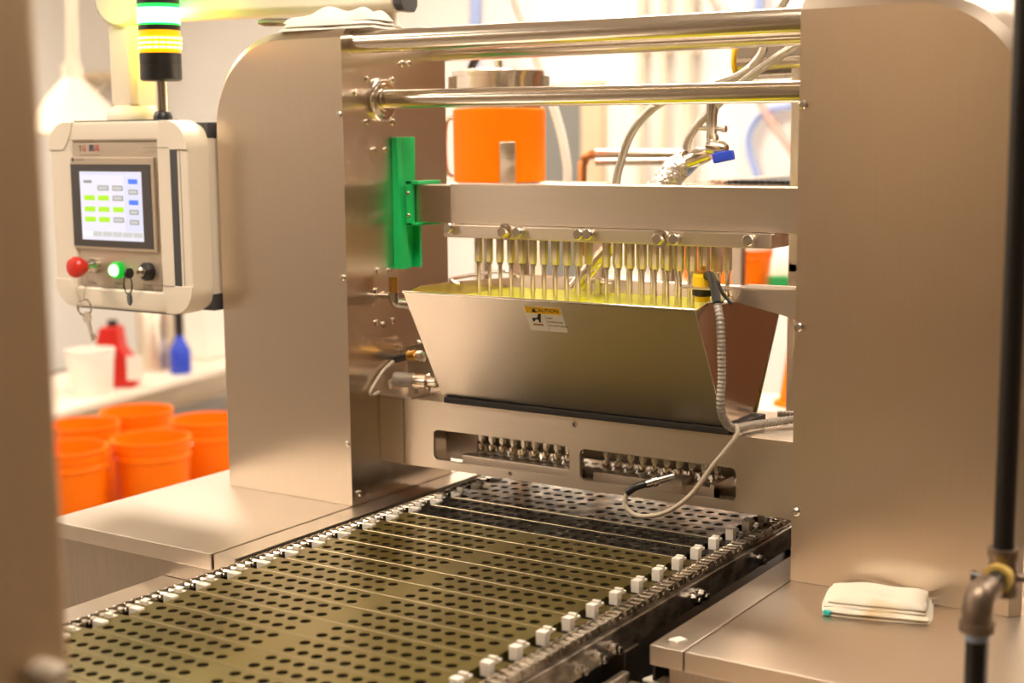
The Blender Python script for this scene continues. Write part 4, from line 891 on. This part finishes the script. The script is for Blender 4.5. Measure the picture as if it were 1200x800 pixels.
MB().lathe((p.x, p.y, -0.55), [(0.10, 0), (0.10, 0.30), (0.097, 0.305), (0.097, 0.31), (0.06, 0.35)], 28).build('body', 'steel_beam', t)
MB().lathe((p.x, p.y, -0.20), [(0.07, 0), (0.08, 0.005), (0.08, 0.04), (0.05, 0.05)], 24).build('lid', 'tub_white', t)
p = onbench(212, 437); t = thing('spray_bottle', 'blue bottle with black neck on the low bench', 'bottle', (p.x, p.y, -0.55))
MB().lathe((p.x, p.y, -0.55), [(0.05, 0), (0.055, 0.01), (0.055, 0.12), (0.03, 0.17), (0.022, 0.2)], 20).build('body', 'blue_plastic', t)
MB().lathe((p.x, p.y, -0.35), [(0.024, 0), (0.024, 0.12), (0.03, 0.125), (0.03, 0.16)], 14).build('neck', 'black_plastic', t)
p = onbench(258, 418); t = thing('white_crate', 'white plastic box with lid on the low bench beside the column', 'box', (p.x, p.y, -0.55))
MB().obox(p + Zv * 0.19 + bn * 0.1, bd * 0.16, bn * 0.13, Zv * 0.189).build('body', 'tub_white', t, 0.02)
MB().obox(p + Zv * 0.395 + bn * 0.1, bd * 0.17, bn * 0.14, Zv * 0.015).build('lid', 'tub_white', t, 0.008)
# tall steel tank and cone hopper blurred at the far left
d_ = 7.2; p = at(150, 300, d_)
p = at(88, 150, 7.0); t = thing('extraction_hood', 'pale conical extraction hood hanging far behind the pendant', 'hood', (p.x, p.y, at(88, 160, 7.0).z))
zt0, zt1, ztb = at(88, 80, 7.0).z, at(88, 92, 7.0).z, at(88, 160, 7.0).z
MB().lathe((p.x, p.y, 0), [(0.27, ztb), (0.28, ztb), (0.28, ztb + 0.02), (0.05, zt1), (0.05, zt0 + 0.02)], 32).build('cone', 'pipe_beige', t)
MB().tube(smooth_path([(p.x, p.y, zt0), (p.x + 0.03, p.y, zt0 + 0.4), (p.x + 0.08, p.y, CEIL - 0.002)], 6), 0.028, 12).build('feed_tube', 'pipe_beige', t)
# wall shelf behind it
p = Vector((WX0, 0, 0)); s0 = onX(62, 120, WX0); s1 = onX(150, 92, WX0)
t = thing('wall_shelf', 'tan wall shelf far behind the pendant', 'shelf', (WX0 + 0.15, (s0.y + s1.y) / 2, s1.z))
MB().box(WX0 + 0.001, WX0 + 0.3, min(s0.y, s1.y) + 0.15, max(s0.y, s1.y) + 0.3, s1.z - 0.03, s1.z + 0.02).build('board', 'tan_paint', t, 0.004)
for yy in (min(s0.y, s1.y) + 0.25, max(s0.y, s1.y) + 0.2): MB().prism([(WX0 + 0.001, s1.z - 0.03), (WX0 + 0.25, s1.z - 0.03), (WX0 + 0.001, s1.z - 0.25)], 'xz', yy, yy + 0.03).build('shelf_bracket', 'cream_paint', t)

# ------------------------------------------------------------------ pot with orange jacket, rails, valve, hoses behind the machine
PYY = 0.62
pa, pb_ = onY(533, 215, PYY), onY(641, 215, PYY); pr_ = ((pb_ - pa).dot(ra)) / 2 * 0.985; pc_ = (pa + pb_) / 2
stand_z = onY(588, 216, PYY).z
stn = thing('pot_stand', 'stainless stand behind the lift beam carrying the orange jacketed pot', 'stand', (pc_.x, PYY, FLOOR))
MB().box(pc_.x - 0.19, pc_.x + 0.16, PYY - 0.16, PYY + 0.20, stand_z - 0.03, stand_z).build('top', 'steel_beam', stn, 0.003)
for ax_ in (-0.17, 0.14):
    for ay_ in (-0.14, 0.18): MB().box(pc_.x + ax_ - 0.015, pc_.x + ax_ + 0.015, PYY + ay_ - 0.015, PYY + ay_ + 0.015, FLOOR, stand_z - 0.03).build('leg', 'steel_beam', stn, 0.002)
pot = thing('jacketed_pot', 'steel cooking pot wrapped in an orange heating jacket behind the rods', 'pot', (pc_.x, PYY, stand_z))
zo, zl = onY(588, 127, PYY).z - stand_z, onY(588, 86, PYY).z - stand_z
MB().lathe((pc_.x, PYY, stand_z), [(pr_ * 0.96, 0.0), (pr_ * 0.96, zl - 0.006), (pr_ * 1.03, zl - 0.006), (pr_ * 1.03, zl + 0.004), (pr_ * 0.6, zl + 0.012), (0.0, zl + 0.016)], 48).build('vessel', 'chrome', pot)
MB().lathe((pc_.x, PYY, stand_z), [(pr_ * 0.965, 0.006), (pr_ * 1.0, 0.008), (pr_ * 1.01, zo - 0.004), (pr_ * 0.965, zo)], 48).build('jacket', 'jacket_orange', pot)
MB().lathe((pc_.x, PYY, stand_z + zl + 0.014), [(0.008, 0), (0.008, 0.012), (0.014, 0.014), (0.012, 0.022)], 14).build('lid_knob', 'bolt_steel', pot)
tocam = Vector((CAM.x - pc_.x, CAM.y - PYY, 0)).normalized(); side = Vector((-tocam.y, tocam.x, 0))
zh = onY(597, 166, PYY).z - stand_z
MB().obox(Vector((pc_.x, PYY, stand_z + zh / 2)) + tocam * (pr_ * 1.02) + side * 0.016, side * 0.0165, tocam * 0.006, (0, 0, zh / 2)).build('front_bracket', 'steel_beam', pot, 0.002)
for s_ in (-1, 1):
    q_ = Vector((pc_.x, PYY, stand_z + zl - 0.02)) + side * (pr_ * 1.0 * s_)
    MB().obox(q_, side * 0.010, tocam * 0.014, (0, 0, 0.016)).build('clamp', 'bolt_steel', pot, 0.002)
q_ = Vector((pc_.x, PYY, stand_z + zo * 0.5)) + side * (pr_ * -1.06); MB().tube(smooth_path([q_ + Zv * 0.06 + side * 0.015, q_ + Zv * 0.05 - side * 0.01, q_ - Zv * 0.05 - side * 0.01, q_ - Zv * 0.06 + side * 0.015], 5), 0.005, 10).build('handle', 'bolt_steel', pot)
q_ = Vector((pc_.x, PYY, stand_z + zl + 0.010)) + side * (-0.03)
sp_ = thing('ladle', 'black-handled ladle leaning up from the pot lid', 'ladle', q_)
h0, h1 = onY(550, 84, PYY), onY(558, 68, PYY)
MB().loft([(h0 - (h1 - h0) * 0.3, 0.006), (h0, 0.008), (h1, 0.009), (h1 + (h1 - h0) * 0.1, 0.005)], 12).build('handle', 'black_plastic', sp_)
def hose(name, label, cat, pts, r, mat, k=8, ribs=False):
    P = smooth_path(pts, k)
    o = MB().tube(P, r, 12, rad=(lambda i: r * (1.08 if i % 2 else 0.95)) if ribs else None).build(name, mat, angle=1.2); return tag(o, label, cat)
HY = 0.75
top = at(596, -40, 3.3)
hose('ribbed_hose', 'pale ribbed hose hanging down to the right of the orange pot', 'hose', [at(585, -70, 3.35), at(603, 0, 3.35), at(622, 50, 3.35), at(640, 100, 3.35), at(656, 150, 3.35), at(664, 190, 3.35), at(665, 216, 3.35), at(664, 260, 3.35)], 0.0105, 'tub_white', 14, True)
# sanitary pipe rail
t = thing('pipe_rail', 'polished steel pipe with copper bend behind the lift beam', 'pipe', at(740, 185, 3.4))
MB().cyl(at(698, 180, 3.4), at(800, 180, 3.35), 0.011, n=18).build('pipe_upper', 'chrome', t)
MB().cyl(at(698, 190, 3.42), at(800, 189, 3.37), 0.008, n=18).build('pipe_lower', 'chrome', t)
MB().tube(smooth_path([at(699, 180, 3.4), at(689, 182, 3.41), at(684, 190, 3.42), at(682, 202, 3.42), at(682, 300, 3.42)], 6), 0.0115, 16).build('bend', 'copper', t)
# feed pipe wrapped in foil, valve
fd = 0.33
f0, f1 = onY(803, 186, fd), onY(692, 335, fd)
f1 = Vector((f1.x, 0.27, f1.z))
t = thing('feed_pipe', 'shiny foil-wrapped feed pipe slanting down behind the lift beam into the hopper', 'pipe', (f1.x, 0.28, f1.z))
MB().loft([(f0, 0.015), (f0.lerp(f1, 0.06), 0.024), (f0.lerp(f1, 0.48), 0.026)], 18).build('foil_wrap', 'foil', t)
MB().loft([(f0.lerp(f1, 0.47), 0.0135), (f1, 0.0135)], 18).build('lower_tube', 'chrome', t)
v = thing('ball_valve', 'steel valve cluster with blue lever handle at the top of the foil pipe', 'valve', onY(825, 185, fd))
def vp(px, py, dd=0.0): return onY(px, py, fd + dd)
MB().loft([(vp(800, 192), 0.012), (vp(812, 186), 0.016), (vp(822, 182), 0.016), (vp(832, 180), 0.011)], 16).build('valve_body', 'chrome', v)
MB().loft([(vp(830, 172, -0.01), 0.013), (vp(847, 174, -0.01), 0.013), (vp(852, 175, -0.01), 0.008)], 14).build('bonnet', 'chrome', v)
hb = [vp(836, 186, -0.02), vp(860, 181, -0.02)]; hd = (hb[1] - hb[0]); hl = hd.length; hd.normalize(); hu = Vector((0, -1, 0)).cross(hd).normalized()
MB().obox((hb[0] + hb[1]) / 2, hd * hl / 2, hu * 0.0085, Vector((0, 1, 0)) * 0.006).build('lever', 'blue_plastic', v, 0.003)
MB().loft([(vp(836, 178), 0.009), (vp(835, 160), 0.011), (vp(834, 155), 0.009), (vp(834, 135), 0.010), (vp(836, 120), 0.012)], 14).build('riser', 'bolt_steel', v)
MB().cyl(vp(820, 150), vp(850, 151), 0.004, n=10).build('clamp_bar', 'bolt_steel', v)
MB().loft([(vp(846, 151), 0.006), (vp(851, 151), 0.006)], 10).build('wing_nut', 'bolt_steel', v)
MB().loft([(vp(805, 176), 0.009), (vp(801, 184), 0.012), (vp(800, 192), 0.010)], 12).build('hose_nut', 'chrome', v)
MB().obox(vp(813, 197), vp(818, 192) - vp(808, 202), Vector((0, 0.003, 0)), (vp(818, 192) - vp(808, 202)).cross(Vector((0, 1, 0))).normalized() * 0.003).build('lower_lever', 'sky_blue', v)
hose('clear_hose', 'clear hose curving up from behind the lift beam past the lower rod', 'hose', [vp(718, 260, .02), vp(722, 216, .02), vp(726, 195, .02), vp(738, 160, .02), vp(757, 134, .02), vp(785, 115, .02), vp(830, 102, .02), vp(868, 88, .02), vp(891, 66, .02), vp(897, 45, .02), vp(905, 22, .02), vp(925, -10, .02), vp(935, -50, .02)], 0.0075, 'braid')
hose('braided_hose', 'braided steel hose rising from the valve to the right column', 'hose', [vp(804, 178), vp(806, 165), vp(816, 148), vp(836, 127), vp(866, 100), vp(898, 76), vp(932, 54), vp(970, 36)], 0.0072, 'braid')
mo = thing('pump_motor', 'horizontal steel pump cylinder with yellow band behind the right end of the rods', 'motor', vp(910, 70, 0.35))
m0, m1 = vp(866, 72, 0.3), vp(975, 66, 0.3)
MB().loft([(m0, 0.028), (m0.lerp(m1, 0.06), 0.036), (m1, 0.036)], 28).build('cylinder', 'rod_steel', mo)
MB().loft([(m0.lerp(m1, 0.0), 0.0365), (m0.lerp(m1, 0.03), 0.0375)], 28).build('yellow_band', 'label_yellow', mo)
MB().obox(m0.lerp(m1, 0.8) - Zv * 0.2, (0.03, 0, 0), (0, 0.03, 0), (0, 0, 0.2)).build('pedestal', 'steel_beam', mo, 0.003)
rs = m0.lerp(m1, 0.8)
MB().box(rs.x - 0.03, rs.x + 0.03, rs.y - 0.03, rs.y + 0.03, FLOOR, rs.z - 0.38).build('column_leg', 'steel_beam', mo, 0.003)
# wide tank rim seen just above the lift beam, at the right
tkc = at(905, 222, 3.4)
tk = thing('rinse_tank', 'shallow steel tank with corrugated lid just above the lift beam at the right', 'tank', (tkc.x, tkc.y, FLOOR))
zq = at(880, 212, 3.4).z
MB().obox((tkc.x, tkc.y + 0.1, zq - 0.06), (0.24, 0, 0), (0, 0.22, 0), (0, 0, 0.055)).build('body', 'chrome', tk, 0.004)
for i in range(22):
    x = tkc.x - 0.12 + i * 0.0165; MB().box(x, x + 0.011, tkc.y - 0.10, tkc.y + 0.3, zq - 0.004, zq + 0.004).build('lid_rib', 'black_plastic' if i > 2 else 'steel_beam', tk, 0.001)
for sx_ in (-0.22, 0.22):
    for sy_ in (-0.1, 0.3): MB().box(tkc.x + sx_ - 0.015, tkc.x + sx_ + 0.015, tkc.y + sy_ - 0.015, tkc.y + sy_ + 0.015, FLOOR, zq - 0.115).build('leg', 'steel_beam', tk, 0.002)

# ------------------------------------------------------------------ back wall fittings
def onwall(px, py): return onY(px, py, WY1)
a0_, a1_ = onwall(642, 118), onwall(688, 240)
dr = thing('door_1', 'grey door with tan frame in the back wall beside the pot', 'door', ((a0_.x + a1_.x) / 2, WY1, FLOOR)); dr['kind'] = 'structure'
MB().box(a0_.x, a1_.x, WY1 - 0.05, WY1 - 0.001, FLOOR, a0_.z).build('leaf', 'grey_paint', dr, 0.004)
MB().box(a1_.x, a1_.x + 0.13, WY1 - 0.07, WY1 - 0.001, FLOOR, a0_.z + 0.10).build('frame_post', 'tan_paint', dr, 0.004)
MB().box(a0_.x - 0.10, a0_.x, WY1 - 0.07, WY1 - 0.001, FLOOR, a0_.z + 0.10).build('frame_post', 'cream_paint', dr, 0.004)
MB().box(a0_.x, a1_.x, WY1 - 0.07, WY1 - 0.001, a0_.z, a0_.z + 0.10).build('frame_head', 'cream_paint', dr, 0.004)
MB().box(a1_.x - 0.10, a1_.x - 0.06, WY1 - 0.10, WY1 - 0.051, FLOOR + 0.95, FLOOR + 1.1).build('door_handle', 'bolt_steel', dr, 0.01)
for px, r_, lb_ in ((757, 0.022, 'leftmost of three beige pipes running up the back wall'), (783, 0.022, 'middle of three beige pipes running up the back wall'), (812, 0.034, 'thickest and rightmost of three tan pipes running up the back wall')):
    p = onwall(px, 100); t = thing('wall_pipe', lb_, 'pipe', (p.x, WY1 - 0.06, FLOOR), 'pipes up the back wall')
    MB().cyl((p.x, WY1 - 0.06, FLOOR), (p.x, WY1 - 0.06, CEIL), r_, n=16).build('run', 'pipe_beige', t)
    q_ = onwall(px, 58); MB().box(p.x - r_ * 1.4, p.x + r_ * 1.4, WY1 - 0.065 - r_, WY1 - 0.001, q_.z - 0.03, q_.z + 0.03).build('pipe_clip', 'pipe_beige', t, 0.004)
p0_, p1_ = onwall(575, 58), onwall(612, 88)
o = thing('wall_notice', 'faint pale pink notice on the back wall above the pot', 'notice', ((p0_.x + p1_.x) / 2, WY1 - 0.01, p1_.z))
principled('pink_paper', (0.86, 0.72, 0.70), 0.6)
MB().box(p0_.x, p1_.x, WY1 - 0.004, WY1 - 0.001, p1_.z, p0_.z).build('sheet', 'pink_paper', o)
MB().box(p0_.x - 0.01, p1_.x + 0.01, WY1 - 0.006, WY1 - 0.004, p0_.z - 0.02, p0_.z + 0.01).build('holder_strip', 'tub_white', o)
W_ = WY1 - 0.05
hose('air_line', 'blue air hose hanging on the back wall above the pot', 'hose', [(onwall(563, 0).x, W_, CEIL - 0.002), onwall(563, 0) - Vector((0, 0.05, 0)), onwall(562, 28) - Vector((0, 0.05, 0)), onwall(560, 110) - Vector((0, 0.05, 0))], 0.03, 'sky_blue')
hose('air_line', 'pale blue air hose looping down the back wall beside the right column', 'hose', [onwall(980, 118) - Vector((0, 0.05, 0)), onwall(932, 124) - Vector((0, 0.05, 0)), onwall(900, 132) - Vector((0, 0.05, 0)), onwall(883, 155) - Vector((0, 0.05, 0)), onwall(883, 180) - Vector((0, 0.05, 0)), onwall(892, 215) - Vector((0, 0.05, 0)), onwall(892, 300) - Vector((0, 0.05, 0))], 0.02, 'sky_blue')
hose('air_line', 'second pale blue hose dropping from the ceiling beside the pump cylinder', 'hose', [(onwall(894, -30).x, W_, CEIL - 0.002), onwall(894, 0) - Vector((0, 0.05, 0)), onwall(893, 12) - Vector((0, 0.05, 0)), onwall(890, 60) - Vector((0, 0.05, 0))], 0.025, 'sky_blue')
principled('pink_hose', (0.72, 0.40, 0.34), 0.5)
hose('air_line', 'thin pink hose slanting across the back wall behind the pump', 'hose', [onwall(838, -10) - Vector((0, 0.09, 0)), onwall(862, 45) - Vector((0, 0.09, 0)), onwall(898, 120) - Vector((0, 0.09, 0)), onwall(934, 175) - Vector((0, 0.09, 0)), onwall(960, 215) - Vector((0, 0.09, 0))], 0.018, 'pink_hose')

# ------------------------------------------------------------------ work table with tubs seen between hopper and right column
TD = 5.0; zt_ = at(890, 343, TD).z
tc_ = at(880, 340, TD + 0.3)
wt = thing('work_table', 'steel work table far behind the hopper carrying tubs', 'table', (tc_.x, tc_.y, FLOOR))
MB().obox((tc_.x, tc_.y, zt_ - 0.02), ra * 0.55, fa * 0.4, (0, 0, 0.02)).build('top', 'steel_beam', wt, 0.004)
for sx_ in (-0.5, 0.5):
    for sy_ in (-0.35, 0.35): q_ = tc_ + ra * sx_ + fa * sy_; MB().box(q_.x - 0.02, q_.x + 0.02, q_.y - 0.02, q_.y + 0.02, FLOOR, zt_ - 0.04).build('leg', 'steel_beam', wt, 0.003)
p = at(868, 340, TD + 0.04); t = pail('orange_tub', 'orange tub on the work table behind the hopper end', p.x, p.y, 0.15, 0.11, 'pail_orange', z=zt_, handle=False, cat='tub')
MB().lathe((p.x, p.y, zt_ + 0.151), [(0.108, 0), (0.108, 0.02), (0.03, 0.05)], 24).build('lid', 'tub_white', t)
p = at(826, 340, TD + 0.5); pail('orange_tub', 'second orange tub on the work table, behind the yellow sensor', p.x, p.y, 0.16, 0.10, 'pail_orange', z=zt_, handle=False, cat='tub')
p = at(920, 340, TD + 0.36); t = thing('white_sack', 'white sack on the work table beside the right column', 'sack', (p.x, p.y, zt_))
MB().lathe((p.x, p.y, zt_), [(0.09, 0), (0.105, 0.04), (0.10, 0.10), (0.065, 0.15), (0.03, 0.17), (0.045, 0.19)], 20).build('body', 'tub_white', t)
MB().lathe((p.x, p.y, zt_ + 0.168), [(0.034, 0), (0.034, 0.006)], 14).build('tie', 'cable_beige', t)
p = at(912, 341, TD - 0.06); o = thing('green_box', 'small green box on the work table in front of the white sack', 'box', (p.x, p.y, zt_))
MB().obox((p.x, p.y, zt_ + 0.03), ra * 0.032, fa * 0.03, (0, 0, 0.0295)).build('carton', 'green_paint', o, 0.004)
MB().obox((p.x, p.y, zt_ + 0.062), ra * 0.033, fa * 0.031, (0, 0, 0.002)).build('lid', 'green_paint', o, 0.001)
# shelf above with dark blue crate
zs_ = at(900, 292, TD + 0.6).z
p = at(920, 292, TD + 0.6); o = thing('storage_shelf', 'small tan shelf riser behind the white sack', 'shelf', (p.x, p.y, zt_))
MB().obox((p.x, p.y, zs_ - 0.01), ra * 0.16, fa * 0.1, (0, 0, 0.01)).build('board', 'tan_paint', o, 0.003)
for s_ in (-0.15, 0.15): q_ = p + ra * s_; MB().obox((q_.x, q_.y, (zt_ + zs_) / 2 - 0.01), ra * 0.008, fa * 0.09, (0, 0, (zs_ - zt_) / 2 - 0.01)).build('side', 'tan_paint', o)
o = thing('blue_crate', 'dark blue crate on the shelf riser beside the right column', 'crate', (p.x, p.y, zs_))
MB().obox((p.x + 0.02, p.y, zs_ + 0.05), ra * 0.10, fa * 0.08, (0, 0, 0.0495)).build('body', 'navy_paint', o, 0.006)
MB().obox((p.x + 0.02, p.y, zs_ + 0.105), ra * 0.108, fa * 0.086, (0, 0, 0.005)).build('rim', 'navy_paint', o, 0.002)
# orange cone on the floor-standing cabinet, lower down behind the hopper end
cd_ = 4.3; zc_ = at(922, 474, cd_).z; p = at(931, 474, cd_)
o = thing('traffic_cone', 'orange-red cone standing behind the right column below the bracket', 'cone', (p.x, p.y, zc_))
MB().lathe((p.x, p.y, zc_), [(0.062, 0), (0.06, 0.012), (0.045, 0.013), (0.018, 0.21), (0.012, 0.215)], 24).build('shell', 'jacket_orange', o)
MB().lathe((p.x, p.y, zc_ + 0.2), [(0.022, 0), (0.022, 0.02), (0.01, 0.03)], 16).build('tip', 'tub_white', o)
cb = thing('parts_cabinet', 'beige low cabinet far behind the hopper end', 'cabinet', (p.x, p.y, FLOOR))
MB().obox((p.x, p.y, (FLOOR + zc_) / 2), ra * 0.3, fa * 0.2, (0, 0, (zc_ - FLOOR) / 2 - 0.0005)).build('body', 'cream_paint', cb, 0.01)
for s_ in (-0.15, 0.15):
    q_ = p + ra * s_ - fa * 0.202; MB().obox((q_.x, q_.y, (FLOOR + zc_) / 2), ra * 0.14, fa * 0.002, (0, 0, (zc_ - FLOOR) / 2 - 0.02)).build('cabinet_door', 'cream_paint', cb, 0.001)

cu_ = thing('added_cupboard', 'unseen brown cupboard added against the back wall for the hopper end to mirror', 'cupboard', (2.2, 4.8, FLOOR))  # added out of view so the hopper end reflects something brown
principled('brown_laminate', (0.20, 0.09, 0.045), 0.5)
MB().box(0.4, 4.0, 4.52, 5.15, FLOOR, 1.9).build('carcass', 'brown_laminate', cu_, 0.006)
for i in range(4): MB().box(0.42 + i * 0.89, 0.42 + i * 0.89 + 0.87, 4.50, 4.52, FLOOR + 0.06, 1.87).build('cupboard_door', 'brown_laminate', cu_, 0.003)
for i in range(4): MB().box(1.20 + i * 0.89, 1.22 + i * 0.89, 4.47, 4.50, 0.1, 0.3).build('door_handle', 'bolt_steel', cu_, 0.003)
